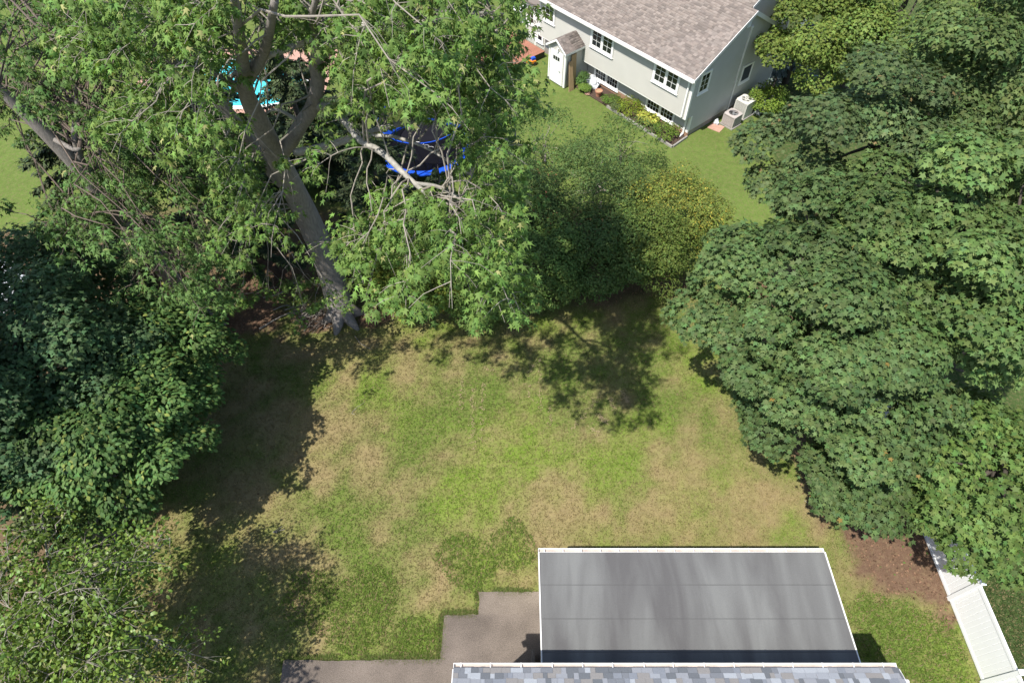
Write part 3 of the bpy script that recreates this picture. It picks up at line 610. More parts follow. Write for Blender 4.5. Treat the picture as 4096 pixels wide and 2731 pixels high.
# condensers
def condenser(x, y, s, h, mat, label, big):
    t = thing('air_conditioner', W(x, y), label, 'air conditioner', rz=HRZ)
    MB().box(-s / 2 - .07, s / 2 + .07, -s / 2 - .07, s / 2 + .07, 0, .09).build('base_pad', M['stone'], t)
    inn = MB().box(-s / 2 + .05, s / 2 - .05, -s / 2 + .05, s / 2 - .05, .095, h - .06); inn.build('coil', M['dark_metal'], t)
    for cx_, cy_ in ((-1, -1), (1, -1), (1, 1), (-1, 1)):
        MB().box(cx_ * s / 2 - (.05 if cx_ > 0 else 0), cx_ * s / 2 + (.05 if cx_ < 0 else 0), cy_ * s / 2 - (.05 if cy_ > 0 else 0), cy_ * s / 2 + (.05 if cy_ < 0 else 0), .095, h - .05).build('corner_post', mat, t)
    nl = 11 if not big else 9
    for side in range(4):
        R = Matrix.Rotation(side * math.pi / 2, 4, 'Z'); mb = MB()
        if big:
            for k in range(14): mb.box(-s / 2 + .05 + k * (s - .1) / 14 + .004, -s / 2 + .05 + (k + 1) * (s - .1) / 14 - .012, -s / 2 - .001, -s / 2 + .02, .10, h - .06)
        else:
            for k in range(nl): zz = .13 + k * (h - .22) / nl; mb.box(-s / 2 + .05, s / 2 - .05, -s / 2, -s / 2 + .012, zz, zz + .03)
            for k in range(10): xx = -s / 2 + .08 + k * (s - .16) / 9; mb.box(xx - .007, xx + .007, -s / 2 - .003, -s / 2 - .0005, .11, h - .07)
        mb.V = [tuple(R @ Vector(v)) for v in mb.V]; mb.build('louvre_panel', mat, t)
    # top with a round opening
    rr = s * .36; nseg = 24; mbt = MB(); out = []; inn_ = []
    for k in range(nseg):
        a_ = 2 * math.pi * (k + .5) / nseg; ca_, sa_ = math.cos(a_), math.sin(a_); q_ = (s / 2 + .015) / max(abs(ca_), abs(sa_))
        out.append((ca_ * q_, sa_ * q_)); inn_.append((ca_ * rr, sa_ * rr))
    Vt = [(*p, h) for p in out] + [(*p, h + .025) for p in inn_] + [(*p, h - .06) for p in out] + [(*p, h - .10) for p in inn_]
    Ft = []
    for k in range(nseg): k2 = (k + 1) % nseg; Ft += [(k, k2, nseg + k2, nseg + k), (2 * nseg + k, 2 * nseg + k2, k2, k), (nseg + k, nseg + k2, 3 * nseg + k2, 3 * nseg + k)]
    mbt.add(Vt, Ft); mbt.build('top_cover', mat, t)
    fan = MB().cyl((0, 0), s * .11, h - .09, h - .03, 14).build('fan_hub', M['ac_beige'] if big else M['grey_metal'], t)
    for k in range(4):
        a_ = k * math.pi / 2 + .4; d = np.array((math.cos(a_), math.sin(a_), 0)); e_ = np.array((-d[1], d[0], 0)); hh = np.array((0, 0, h - .08))
        MB().hexa([hh + d * s * .1 - e_ * .06, hh + d * rr * .95 - e_ * .13, hh + d * rr * .95 + e_ * .13 + (0, 0, .05), hh + d * s * .1 + e_ * .06 + (0, 0, .04), hh + d * s * .1 - e_ * .06 + (0, 0, .006), hh + d * rr * .95 - e_ * .13 + (0, 0, .006), hh + d * rr * .95 + e_ * .13 + (0, 0, .056), hh + d * s * .1 + e_ * .06 + (0, 0, .046)]).build('fan_blade', M['grey_metal'], fan)
    gr = MB()
    if big:
        for k in range(5):
            a_ = k * 2 * math.pi / 5; gr.tube([(math.cos(a_) * .05, math.sin(a_) * .05, h + .02), (math.cos(a_) * rr * 1.02, math.sin(a_) * rr * 1.02, h + .025)], .025, 6)
    for q_ in (.35, .55, .75, .95):
        pts = [(math.cos(a_) * rr * q_, math.sin(a_) * rr * q_, h + .02) for a_ in np.linspace(0, 2 * math.pi, 21)]; gr.tube(pts, .004, 4)
    gr.build('fan_grille', M['ac_beige'] if big else M['dark_metal'], t)
condenser(.92, 3.0, .80, .78, M['ac_grey'], 'low taupe air conditioner with open black fan top beside grey house', False)
condenser(.75, 4.30, .84, 1.08, M['ac_beige'], 'taller beige air conditioner with spoked fan cover beside grey house', True)
# blocks edging the gravel strip by the condensers, slab, edging of the flower bed
for k in range(3):
    o = MB().bbox(-.10, .10, -.22, .22, 0, .12).build('edging_block', M['stone']); o.location = W(1.15, 4.95 + k * .47); o.rotation_euler = (0, 0, HRZ + random.uniform(-.06, .06))
    tag(o, ['grey edging block touching the beige air conditioner pad', 'grey edging block between two other edging blocks in the grass', 'grey edging block beside the light green shrub by the house'][k], 'block', 'edging blocks')
o = MB().bbox(-.45, .35, -.35, .35, 0, .05).build('stepping_slab', M['paver']); o.location = W(.62, 2.1); o.rotation_euler = (0, 0, HRZ + .2); tag(o, 'pale stone slab on the ground before the low air conditioner', 'slab')
bed = MB().bbox(-8.2, .02, -1.35, -.0, -.05, .05); o = bed.build('flower_bed', M['soil']); o.location = HO; o.rotation_euler = (0, 0, HRZ); tag(o, kind='structure')
def timber(x0, y0, x1, y1, label, hgt=.15):
    p = W(x0, y0); q = W(x1, y1); d = q - p; L = np.linalg.norm(d); o = MB().bbox(0, L, -.05, .05, -.03, hgt).build('edging_timber', M['stone']); o.location = p; o.rotation_euler = (0, 0, math.atan2(d[1], d[0])); tag(o, label, 'edging')
timber(-5.2, -1.38, .18, -1.45, 'long grey edging timber along the front of the flower bed')
timber(.18, -1.36, .10, -.05, 'short grey edging timber closing the flower bed at the house corner')
# plant pot
o = thing('flower_pot', W(-6.35, -1.0, .05), 'terracotta flower pot standing in the mulch bed', 'pot')
pr = [(.14, 0), (.20, .30), (.235, .31), (.24, .39), (.20, .39), (.19, .33)]; nn_ = 18; Vp = [(r_ * math.cos(a_), r_ * math.sin(a_), z_) for r_, z_ in pr for a_ in np.linspace(0, 2 * math.pi, nn_, endpoint=False)]
Fp = [(k * nn_ + j_, k * nn_ + (j_ + 1) % nn_, (k + 1) * nn_ + (j_ + 1) % nn_, (k + 1) * nn_ + j_) for k in range(len(pr) - 1) for j_ in range(nn_)]
mesh('pot_body', Vp, Fp, M['terracotta'], o); MB().cyl((0, 0), .195, .30, .345, 18).build('potting_soil', M['plank'], o)
# boards leaning on the porch, tarp bundle, stone
def slab_obj(name, pts, d, mat, label, cat, group=None):
    return tag(MB().prism([np.array(p) for p in pts], d).build(name, mat), label, cat, group)
b0 = W(-7.95, -1.85); bu = W(-8.36, -1.62, 1.75)
wv = unit(W(0, 1) - W(0, 0)) * .34
slab_obj('leaning_board', [b0 - wv * .6, b0 + wv * .7, bu + wv * .7 - (0, 0, .35), bu + wv * .2, bu - wv * .6], (W(.03, 0) - W(0, 0)), M['plank'], 'tan plywood board with clipped corner leaning on the porch', 'board')
b0 = W(-8.18, -1.45); bu = W(-8.385, -1.4, 2.1)
slab_obj('leaning_board', [b0 - wv * .6, b0 + wv * .6, bu + wv * .6, bu - wv * .6], (W(.025, 0) - W(0, 0)), M['plank'], 'tall tan board standing behind the clipped board at the porch', 'board')
r = np.random.default_rng(9)
def lump(name, c, rad, mat, label, cat, seed=0, flat=.5, rz=0):
    r = np.random.default_rng(seed); n1, n2 = 12, 18; V_ = []; F_ = []
    for i_ in range(n1 + 1):
        for j_ in range(n2):
            th = math.pi * i_ / n1; ph = 2 * math.pi * j_ / n2; d = np.array((math.sin(th) * math.cos(ph), math.sin(th) * math.sin(ph), math.cos(th)))
            q_ = 1 + .22 * math.sin(3 * ph + seed) * math.sin(th) + .12 * r.normal() * math.sin(th); q_ = q_ * (abs(d[0]) ** 4 + abs(d[1]) ** 4 + abs(d[2]) ** 4) ** -.12
            V_.append(d * q_ * np.array(rad))
    for i_ in range(n1):
        for j_ in range(n2): F_.append((i_ * n2 + j_, i_ * n2 + (j_ + 1) % n2, (i_ + 1) * n2 + (j_ + 1) % n2, (i_ + 1) * n2 + j_)[::-1])
    o = mesh(name, V_, F_, mat, smooth=False); o.location = c; o.rotation_euler = (0, 0, rz); return tag(o, label, cat)
lump('tarp_bundle', W(-7.55, -.55, .30), (.58, .42, .34), M['tarp'], 'crumpled pale grey tarp bundle under the low window by the porch', 'tarp', 3, rz=HRZ + .3)
lump('plastic_jug', W(.35, 2.35, .15), (.13, .16, .17), M['tarp'], 'pale translucent plastic bag on the ground by the foundation', 'bag', 5)
lump('edging_rock', W(-6.95, -1.35, .08), (.17, .11, .09), M['paver'], 'small tan rock at the edge of the mulch bed beside the flower pot', 'rock', 6)

# ------------------------------------------------------------------ leaf engine
def star(low, n1, lobe, n2, tipy, cup, droop):
    """five-lobed leaf, eight triangles"""
    v = np.array([(0, 0), low, n1, lobe, n2, (0, tipy), (-n2[0], n2[1]), (-lobe[0], lobe[1]), (-n1[0], n1[1]), (-low[0], low[1])], float)
    z = -cup * np.abs(v[:, 0]) ** 1.3 * 1.6 - droop * np.clip(v[:, 1], 0, 1.1) ** 2
    return np.column_stack([v[:, 0], v[:, 1] - .05, z]), np.array([(0, 1, 2), (2, 3, 4), (0, 2, 8), (2, 4, 6), (2, 6, 8), (4, 5, 6), (6, 7, 8), (8, 9, 0)])
def trident(lobe, n2, tipy, cup, droop):
    v = np.array([(0, -.05), lobe, n2, (0, tipy), (-n2[0], n2[1]), (-lobe[0], lobe[1])], float)
    z = -cup * np.abs(v[:, 0]) ** 1.3 * 1.6 - droop * np.clip(v[:, 1], 0, 1.1) ** 2
    return np.column_stack([v[:, 0], v[:, 1], z]), np.array([(0, 1, 2), (0, 2, 4), (2, 3, 4), (0, 4, 5)])
HEX = np.array([(0, 1, 5), (1, 2, 5), (2, 4, 5), (2, 3, 4)])
SH = {'norway': star((.48, -.04), (.28, .20), (.62, .52), (.22, .54), 1.0, .12, .15),
      'silver': star((.34, .05), (.15, .24), (.56, .62), (.11, .48), 1.06, .25, .4),
      'norway4': trident((.60, .36), (.24, .50), 1.0, .12, .15),
      'silver4': trident((.52, .45), (.14, .40), 1.06, .25, .4),
      'ovate': (np.array([(0, 0, 0), (.29, .40, .05), (.19, .82, -.02), (0, 1.02, -.2), (-.19, .82, -.02), (-.29, .40, .05)]), HEX),
      'round': (np.array([(0, 0, 0), (.37, .35, -.06), (.29, .8, -.10), (0, 1.02, -.2), (-.29, .8, -.10), (-.37, .35, -.06)]), HEX),
      'small': (np.array([(0, 0, 0), (.32, .5, -.06), (0, 1, -.12), (-.32, .5, -.06)]), np.array([(0, 1, 2), (0, 2, 3)])),
      'spray': (np.array([(0, 0, 0), (.20, .42, -.05), (0, 1, -.2), (-.20, .42, -.05)]), np.array([(0, 1, 2), (0, 2, 3)]))}
def leaves(pos, nrm, tip, size, shape, tint):
    v, F_ = SH[shape]; n_ = len(pos); k = len(v)
    nrm = unit(nrm); y = unit(tip - nrm * np.sum(tip * nrm, -1, keepdims=True)); x = np.cross(y, nrm)
    Vv = pos[:, None, :] + size[:, None, None] * (v[None, :, 0, None] * x[:, None] + v[None, :, 1, None] * y[:, None] + v[None, :, 2, None] * nrm[:, None])
    Fv = F_[None] + (np.arange(n_) * k)[:, None, None]
    return Vv.reshape(-1, 3), Fv.reshape(-1, 3), np.repeat(tint, k, 0)
UPV = np.array((0, 0, 1.0))
def tints(r, n, base, var=.22, hue=.10, odd=None, oddp=.0):
    c = np.array(base) * (1 + var * r.normal(0, 1, (n, 1)).clip(-2, 2)); c = c * (1 + hue * r.normal(0, 1, (n, 3)).clip(-2, 2) * np.array((1, .3, .6)))
    if odd is not None: c = np.where(r.random((n, 1)) < oddp, np.array(odd), c)
    return np.clip(c, .005, .9)
def rand_dir(r, n): return unit(r.normal(0, 1, (n, 3)))
CAMP = np.array((0, 0, CAM_H))
def ellipsoid_clumps(r, c, R, Rz, n, cr, zlo=-.35, inner=.25, cull=-.55):
    """clump centres spread over the shell of a crown"""
    k = np.arange(n * 2) + .5; ph = np.arccos(1 - 2 * k / (n * 2)); th = math.pi * (1 + 5 ** .5) * k
    d = np.stack([np.cos(th) * np.sin(ph), np.sin(th) * np.sin(ph), np.cos(ph)], -1); d = unit(d + r.normal(0, .18, d.shape))
    d = d[d[:, 2] > zlo]
    rad = r.uniform(.62, 1.08, len(d)); rad = np.where(r.random(len(d)) < inner, rad * .68, rad)
    q = np.array(c) + d * rad[:, None] * np.array((R, R, Rz))
    vis = np.sum(d * unit(CAMP - q), -1) > cull
    return q[vis], d[vis], (r.uniform(*cr, len(d)))[vis]
def clump_leaves(r, q, d, rad, dens, size, flat=.62, droop=.5, tilt=.35, spread=.0):
    """leaf positions on the outer shell of every clump"""
    P_, N_, T_, I_ = [], [], [], []
    for i_ in range(len(q)):
        n_ = int(dens * rad[i_] ** 2); s = rand_dir(r, int(n_ * 2.2)); n0 = unit(d[i_] * .75 + UPV * .75); s = s[np.sum(s * n0, -1) > spread][:n_]
        m_ = len(s); up = r.uniform(.72, 1.05, (m_, 1)) * (1 + .16 * np.sin(s[:, :1] * 5 + i_) * np.sin(s[:, 1:2] * 6 + i_ * 2))
        p = q[i_] + s * up * rad[i_] * np.array((1, 1, flat)); P_.append(p)
        N_.append(unit(s * .55 + UPV * .75 + r.normal(0, tilt, (m_, 3))))
        T_.append(unit(s * np.array((1, 1, .2)) + d[i_] * .4 - UPV * droop + r.normal(0, .45, (m_, 3)))); I_.append(np.full(m_, i_))
    return np.vstack(P_), np.vstack(N_), np.vstack(T_), np.concatenate(I_)
def limb_to(p0, p1, r, sag=.12, n=5):
    p0 = np.array(p0); p1 = np.array(p1); t = np.linspace(0, 1, n)[:, None]; L = np.linalg.norm(p1 - p0)
    w = p0 + (p1 - p0) * t; w = w + np.array((0, 0, 1)) * (np.sin(t * math.pi) * L * sag) + r.normal(0, .03 * L, w.shape) * np.sin(t * math.pi); return w
TRI = 0
def broad_tree(name, base, crown, label, cat, shape, size, tint, seed, n=60, cr=(.7, 1.2), dens=330, group=None, trunk_r=.22, mat='leaf', odd=None, oddp=.0, flat=.62, droop=.5, zlo=-.35, limbs=12, extra=(), bark='bark_dark', tilt=.35, tintvar=.2, cull=-.55, inner=.25):
    global TRI
    r = np.random.default_rng(seed); base = np.array((base[0], base[1], float(gz(base[0], base[1])) - .05)); off = base
    t = thing(name, base, label, cat, group)
    Q, D, RD = [], [], []
    for k_, (c, R, Rz) in enumerate([crown] + list(extra)):
        q, d, rad = ellipsoid_clumps(r, c, R, Rz, n if k_ == 0 else int(n * (R / crown[1]) ** 2) + 6, cr, zlo, inner, cull); Q.append(q); D.append(d); RD.append(rad)
    q = np.vstack(Q); d = np.vstack(D); rad = np.concatenate(RD)
    q[:, 2] = np.maximum(q[:, 2], .35)
    p, nn, tp, ii = clump_leaves(r, q, d, rad, dens, size, flat, droop, tilt)
    p[:, 2] = np.maximum(p[:, 2], .06)
    sz = size * r.uniform(.7, 1.2, len(p)); tn = tints(r, len(p), tint, tintvar, .10, odd, oddp)
    cl = (1 + .13 * r.normal(0, 1, len(q)).clip(-2, 2))[ii]; tn = tn * cl[:, None]
    V_, F_, T_ = leaves(p, nn, tp, sz, shape, tn)
    o = mesh('crown', V_, F_, M[mat], t, off, T_); o['kind'] = 'stuff'; TRI += len(F_)
    # trunk and limbs
    c = np.array(crown[0]); zf = max(.4, (c[2] - crown[2] * .75)); fork = np.array((base[0] + (c[0] - base[0]) * .4, base[1] + (c[1] - base[1]) * .4, zf))
    tr = smooth_path([base, base * .6 + fork * .4 + (.04, -.03, 0), fork, fork * .35 + c * .65, c + (0, 0, crown[2] * .5)], 4)
    mb = MB(); mb.tube(tr, np.linspace(trunk_r * 1.15, trunk_r * .2, len(tr)), 10); mb.tube([base + (0, 0, -.05), base + (0, 0, .12), base + (0, 0, .5)], [trunk_r * 1.7, trunk_r * 1.4, trunk_r * 1.05], 10)
    mb.build('trunk', M[bark], t, smooth=True, off=off)
    mb = MB(); sel = r.permutation(len(q))[:limbs]
    for s_ in sel:
        k_ = r.integers(len(tr) // 2, len(tr)); w = limb_to(tr[k_], q[s_], r, .08); mb.tube(w, np.linspace(trunk_r * .38, trunk_r * .08, len(w)), 6)
    if limbs: mb.build('limbs', M[bark], t, smooth=True, off=off)
    return t

# ------------------------------------------------------------------ Norway maples on the right
NOR = (.088, .138, .047)
OD = dict(odd=(.24, .17, .05), oddp=.003)
NK = dict(flat=.58, inner=.3, cull=-.3)
broad_tree('maple_tree', (10.2, 13.6), (P(3235, 1230, 7.2), 3.35, 3.3), 'broad dark green maple overhanging the lawn beside the hedge', 'tree', 'norway', .165, NOR, 101, n=42, cr=(.75, 1.3), dens=400, limbs=16, **NK, **OD)
broad_tree('maple_tree', (12.2, 11.2), (P(3390, 1590, 5.2), 2.7, 2.7), 'lower dark green maple reaching over the brown leaf bed', 'tree', 'norway', .165, NOR, 102, n=36, cr=(.62, 1.15), dens=400, limbs=14, extra=[(P(3450, 1890, 3.3), 1.4, 1.0)], **NK, **OD)
broad_tree('maple_tree', (14.0, 14.4), (P(3870, 1080, 8.8), 3.6, 3.8), 'tall dark green maple rising over the white fence line', 'tree', 'norway', .17, (.096, .150, .046), 103, n=42, cr=(.8, 1.35), dens=450, limbs=14, **NK)
broad_tree('maple_tree', (12.6, 19.6), (P(3450, 690, 7.8), 3.5, 3.7), 'grey green maple standing nearest the grey house lawn', 'tree', 'norway', .165, (.088, .130, .050), 104, n=44, cr=(.75, 1.3), dens=430, limbs=12, odd=(.20, .15, .07), oddp=.012, **NK)
broad_tree('maple_tree', (18.2, 23.0), (P(3980, 330, 9.4), 4.2, 4.4), 'tallest dark green maple behind the others beyond the white fence', 'tree', 'norway4', .17, (.096, .142, .046), 105, n=44, cr=(.9, 1.5), dens=380, limbs=10, **NK)
broad_tree('maple_tree', (16.3, 8.8), (P(3905, 1920, 4.6), 2.4, 2.4), 'small bright green maple hanging over the white vinyl fence', 'tree', 'norway', .165, (.102, .162, .042), 106, n=36, cr=(.55, 1.0), dens=400, limbs=12, **NK)
broad_tree('maple_tree', (18.2, 33.8), (P(3330, 170, 4.4), 3.3, 3.2), 'light yellow green maple beside the gable end of the grey house', 'tree', 'norway4', .16, (.130, .180, .038), 107, n=42, cr=(.8, 1.35), dens=350, limbs=8, **NK)
broad_tree('maple_tree', (21.5, 37.5), (P(3620, 30, 6.0), 4.0, 4.0), 'yellow green maple far behind the dark maples', 'tree', 'norway4', .17, (.115, .165, .040), 108, n=42, cr=(.9, 1.6), dens=250, limbs=6, **NK)

broad_tree('maple_tree', (19.5, 15.5), (P(4330, 760, 7.6), 3.4, 3.4), 'dark maple at the far side of the white fence behind the tall maple', 'tree', 'norway4', .17, (.096, .142, .046), 109, n=36, cr=(.8, 1.35), dens=330, limbs=8, **NK)

# ------------------------------------------------------------------ hedge row of shrubs and saplings
broad_tree('sapling_maple', P(1640, 1190)[:2] + (0, 1.1), (P(1640, 1080, 2.0) + (0, .2, 0), 2.1, 2.0), 'yellow green sapling maple bush beside the big trunk', 'shrub', 'norway4', .115, (.155, .205, .032), 201, n=80, cr=(.45, .8), dens=520, trunk_r=.06, limbs=8, odd=(.26, .20, .04), oddp=.05)
broad_tree('hedge_shrub', P(1930, 1190)[:2] + (0, 1.0), (P(1930, 1120, 1.7), 2.0, 1.8), 'dense mid green shrub bulging onto the lawn under drooping branches', 'shrub', 'norway4', .10, (.105, .165, .038), 202, n=80, cr=(.42, .75), dens=560, trunk_r=.05, limbs=6)
broad_tree('hedge_shrub', P(2170, 1140)[:2] + (0, .9), (P(2170, 1060, 1.8), 1.9, 1.9), 'rounded green shrub in the middle of the hedge row', 'shrub', 'round', .095, (.105, .165, .040), 203, n=80, cr=(.4, .75), dens=560, trunk_r=.05, limbs=6)
broad_tree('hedge_shrub', P(2420, 1080)[:2] + (0, .9), (P(2420, 1010, 1.8), 2.1, 1.9), 'dark green shrub overhanging the shaded lawn edge', 'shrub', 'round', .095, (.09, .145, .040), 204, n=80, cr=(.4, .75), dens=540, trunk_r=.05, limbs=6)
broad_tree('hedge_shrub', P(2100, 900)[:2], (P(2060, 830, 2.4), 2.4, 2.3), 'taller dark shrub behind the rounded shrubs with reddish tips', 'shrub', 'ovate', .10, (.085, .135, .040), 205, n=80, cr=(.45, .85), dens=520, trunk_r=.06, limbs=8, odd=(.22, .10, .05), oddp=.03)
broad_tree('hedge_shrub', P(2400, 830)[:2], (P(2380, 760, 2.4), 2.3, 2.2), 'loose dark shrub with thin twigs toward the far lawn', 'shrub', 'ovate', .10, (.09, .14, .042), 206, n=60, cr=(.45, .8), dens=380, trunk_r=.06, limbs=10, bark='twig')
broad_tree('hedge_shrub', P(2700, 930)[:2], (P(2690, 860, 2.0), 2.0, 2.0), 'yellowing shrub with golden leaves tucked beside the maple', 'shrub', 'ovate', .10, (.145, .18, .038), 207, n=75, cr=(.4, .75), dens=560, trunk_r=.06, limbs=6, odd=(.34, .29, .05), oddp=.10, tintvar=.25)
broad_tree('hedge_shrub', P(2560, 1010)[:2], (P(2590, 1010, 1.9), 1.8, 1.9), 'olive green shrub between the yellow shrub and the shaded lawn', 'shrub', 'ovate', .10, (.11, .155, .034), 208, n=65, cr=(.4, .75), dens=560, trunk_r=.05, limbs=6)
broad_tree('hedge_shrub', P(2180, 640)[:2], (P(2170, 600, 1.9), 2.2, 2.0), 'open sparse shrub nearest the flower bed of the grey house', 'shrub', 'ovate', .11, (.08, .135, .036), 209, n=45, cr=(.4, .75), dens=260, trunk_r=.05, limbs=14, bark='twig', inner=.05)
broad_tree('hedge_shrub', P(2480, 650)[:2], (P(2480, 610, 1.8), 1.9, 1.8), 'thin leafy shrub casting shade on the bright far lawn', 'shrub', 'ovate', .11, (.085, .135, .036), 210, n=40, cr=(.38, .7), dens=260, trunk_r=.05, limbs=12, bark='twig', inner=.05)

# ------------------------------------------------------------------ left side trees
broad_tree('magnolia_tree', P(640, 1560)[:2], (P(620, 1420, 4.2), 2.3, 2.0), 'round magnolia with oval leaves beside the leaf litter', 'tree', 'ovate', .17, (.08, .145, .040), 301, n=75, cr=(.45, .85), dens=460, mat='leaf', trunk_r=.12, limbs=8, odd=(.24, .28, .07), oddp=.08)
broad_tree('magnolia_tree', P(560, 1900)[:2], (P(490, 1740, 4.2), 2.6, 2.2), 'wide magnolia with oval leaves overhanging the picket fence', 'tree', 'ovate', .17, (.08, .145, .042), 302, n=90, cr=(.45, .85), dens=460, trunk_r=.13, limbs=8, odd=(.20, .24, .06), oddp=.05)
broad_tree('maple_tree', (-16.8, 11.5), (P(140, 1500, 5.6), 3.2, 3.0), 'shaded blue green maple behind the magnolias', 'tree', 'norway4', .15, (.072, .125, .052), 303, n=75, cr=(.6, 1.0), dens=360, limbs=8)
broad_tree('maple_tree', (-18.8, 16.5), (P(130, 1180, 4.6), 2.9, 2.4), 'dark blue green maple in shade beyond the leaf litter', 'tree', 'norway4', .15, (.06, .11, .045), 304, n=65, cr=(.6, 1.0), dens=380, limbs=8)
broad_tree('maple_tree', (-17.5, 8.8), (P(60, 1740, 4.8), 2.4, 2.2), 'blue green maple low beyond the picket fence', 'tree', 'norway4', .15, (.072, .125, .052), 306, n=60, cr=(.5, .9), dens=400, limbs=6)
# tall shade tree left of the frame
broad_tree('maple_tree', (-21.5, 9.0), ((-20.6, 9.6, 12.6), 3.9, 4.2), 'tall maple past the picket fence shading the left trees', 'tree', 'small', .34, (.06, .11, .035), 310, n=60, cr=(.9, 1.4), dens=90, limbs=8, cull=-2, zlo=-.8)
broad_tree('ash_tree', (-11.0, -1.5), ((-11.8, -1.6, 7.0), 2.4, 2.2), 'leafy tree below the frame shading the patio corner', 'tree', 'ovate', .16, (.07, .13, .035), 311, n=60, cr=(.6, 1.0), dens=220, limbs=6, cull=-2)

# ------------------------------------------------------------------ conifers
def spruce(base, h, R, label, seed, tint=(.050, .072, .028), name='spruce_tree', dens=1.0, zlo=.6, group=None, hang=.55):
    global TRI
    r = np.random.default_rng(seed); base = np.array((*base[:2], 0.0)); t = thing(name, base, label, 'tree', group)
    mb = MB(); mb.tube([base + (0, 0, -.1), base + (0, 0, h * .5), base + (0, 0, h)], [.22, .14, .02], 8); mb.build('trunk', M['bark_dark'], t, off=base, smooth=True)
    Pp, N_, T_, S_ = [], [], [], []; bb = MB()
    nb = int(90 * dens * h / 10)
    for k in range(nb):
        f = r.random() ** 1.15; z = zlo + f * (h - zlo - .2); L = R * (1 - f) ** .75 * r.uniform(.75, 1.1) + .15; a = r.uniform(0, 6.283); dv = np.array((math.cos(a), math.sin(a), 0))
        m_ = max(6, int(L * 15)); tt = np.linspace(.18, 1, m_); axis = base + np.array((0, 0, z)) + dv * (tt * L)[:, None] + UPV * (-hang * tt ** 1.3 * L * .5 + .12 * tt ** 3 * L)[:, None]
        bb.tube(axis[::max(1, m_ // 4)], np.linspace(.03, .008, len(axis[::max(1, m_ // 4)])), 4)
        for sgn in (-1, 0, 1):
            side = np.array((-dv[1], dv[0], 0)) * sgn
            for rep in range(2):
                Pp.append(axis + r.normal(0, .05, axis.shape)); tip = dv * .7 + side * r.uniform(.5, 1.1) - UPV * r.uniform(.2, .9, (m_, 1)) + r.normal(0, .25, (m_, 3)); T_.append(unit(tip)); N_.append(unit(UPV + dv * .3 + r.normal(0, .35, (m_, 3)))); S_.append(r.uniform(.22, .40, m_) * (1.1 - .4 * tt))
    p = np.vstack(Pp); tn = tints(r, len(p), tint, .28, .10)
    V_, F_, Tt = leaves(p, np.vstack(N_), np.vstack(T_), np.concatenate(S_), 'spray', tn); TRI += len(F_)
    o = mesh('crown', V_, F_, M['needle'], t, base, Tt); o['kind'] = 'stuff'; bb.build('limbs', M['bark_dark'], t, off=base)
    return t
spruce(P(1010, 1075), 10.5, 3.2, 'dark drooping spruce beside the big maple trunk', 401)
spruce((-6.3, 23.2), 9.0, 3.0, 'dark spruce behind the big maple trunk near the trampoline', 402)
spruce((-14.2, 25.0), 11.5, 3.4, 'dark spruce in front of the swimming pool', 403)
spruce((-18.6, 21.5), 9.5, 3.0, 'dark spruce at the left end of the spruce row', 404)
spruce((-16.8, 31.0), 8.5, 3.2, 'broad dark spruce right in front of the pool edge', 410)
spruce((-12.6, 33.0), 8.0, 2.8, 'dark spruce at the house end of the pool', 411)
spruce((-10.6, 27.5), 9.0, 2.9, 'dark spruce between the pool and the trampoline', 405)
spruce((-3.2, 22.2), 5.5, 2.0, 'short spruce among the hedge shrubs', 406)
spruce(P(3140, 330), 4.6, 1.5, 'silvery blue spruce at the gable corner of the grey house', 407, (.20, .25, .25), dens=.9, hang=.25)
spruce(P(3060, 440), 2.2, .9, 'small silvery blue spruce behind the air conditioners', 409, (.22, .26, .25), dens=.9, hang=.2, zlo=.2)
spruce((-15.6, 8.3), 4.4, 1.5, 'dark arborvitae just beyond the picket fence', 408, (.05, .075, .022), name='arborvitae_tree', dens=2.4, hang=-.6, zlo=.3)

# ------------------------------------------------------------------ the two silver maples
DEN = ["88876346888", "88864326887", "88753327887", "68754323677", "24864322363", "45864322364", "16755334675", "14555223686", "02553150474", "01252040030"]
def dens_at(u, v):
    c_ = int(min(max(u // 200, 0), 10)); r_ = int(min(max(v // 130, 0), 9)); return int(DEN[r_][c_]) / 8
def clear(u, v):
    """how open the canopy is along the bare trunk and limbs"""
    def seg(a, b_, w): 
        a = np.array(a, float); b_ = np.array(b_, float); p = np.array((u, v)); t_ = np.clip(np.dot(p - a, b_ - a) / np.dot(b_ - a, b_ - a), 0, 1); return np.linalg.norm(p - a - (b_ - a) * t_) < w
    k = 1.0
    if seg((1340, 1200), (1170, 780), 110): k *= .08
    if seg((1170, 780), (1000, 380), 85): k *= .2
    if seg((1150, 580), (1270, 330), 90) or seg((1270, 330), (1350, 160), 70): k *= .12
    if seg((1280, 425), (1660, 740), 85) or seg((1190, 605), (1700, 490), 60): k *= .15
    if seg((960, 0), (1000, 330), 60): k *= .3
    if seg((1120, 740), (690, 250), 45): k *= .35
    if seg((60, 420), (330, 690), 45): k *= .12
    if ((u - 1700) / 230) ** 2 + ((v - 590) / 150) ** 2 < 1: k *= .2
    if ((u - 1450) / 130) ** 2 + ((v - 780) / 150) ** 2 < 1: k *= .4
    if ((u - 880) / 220) ** 2 + ((v - 330) / 90) ** 2 < 1: k *= .5
    if ((u - 100) / 110) ** 2 + ((v - 620) / 90) ** 2 < 1: k *= .1
    return k
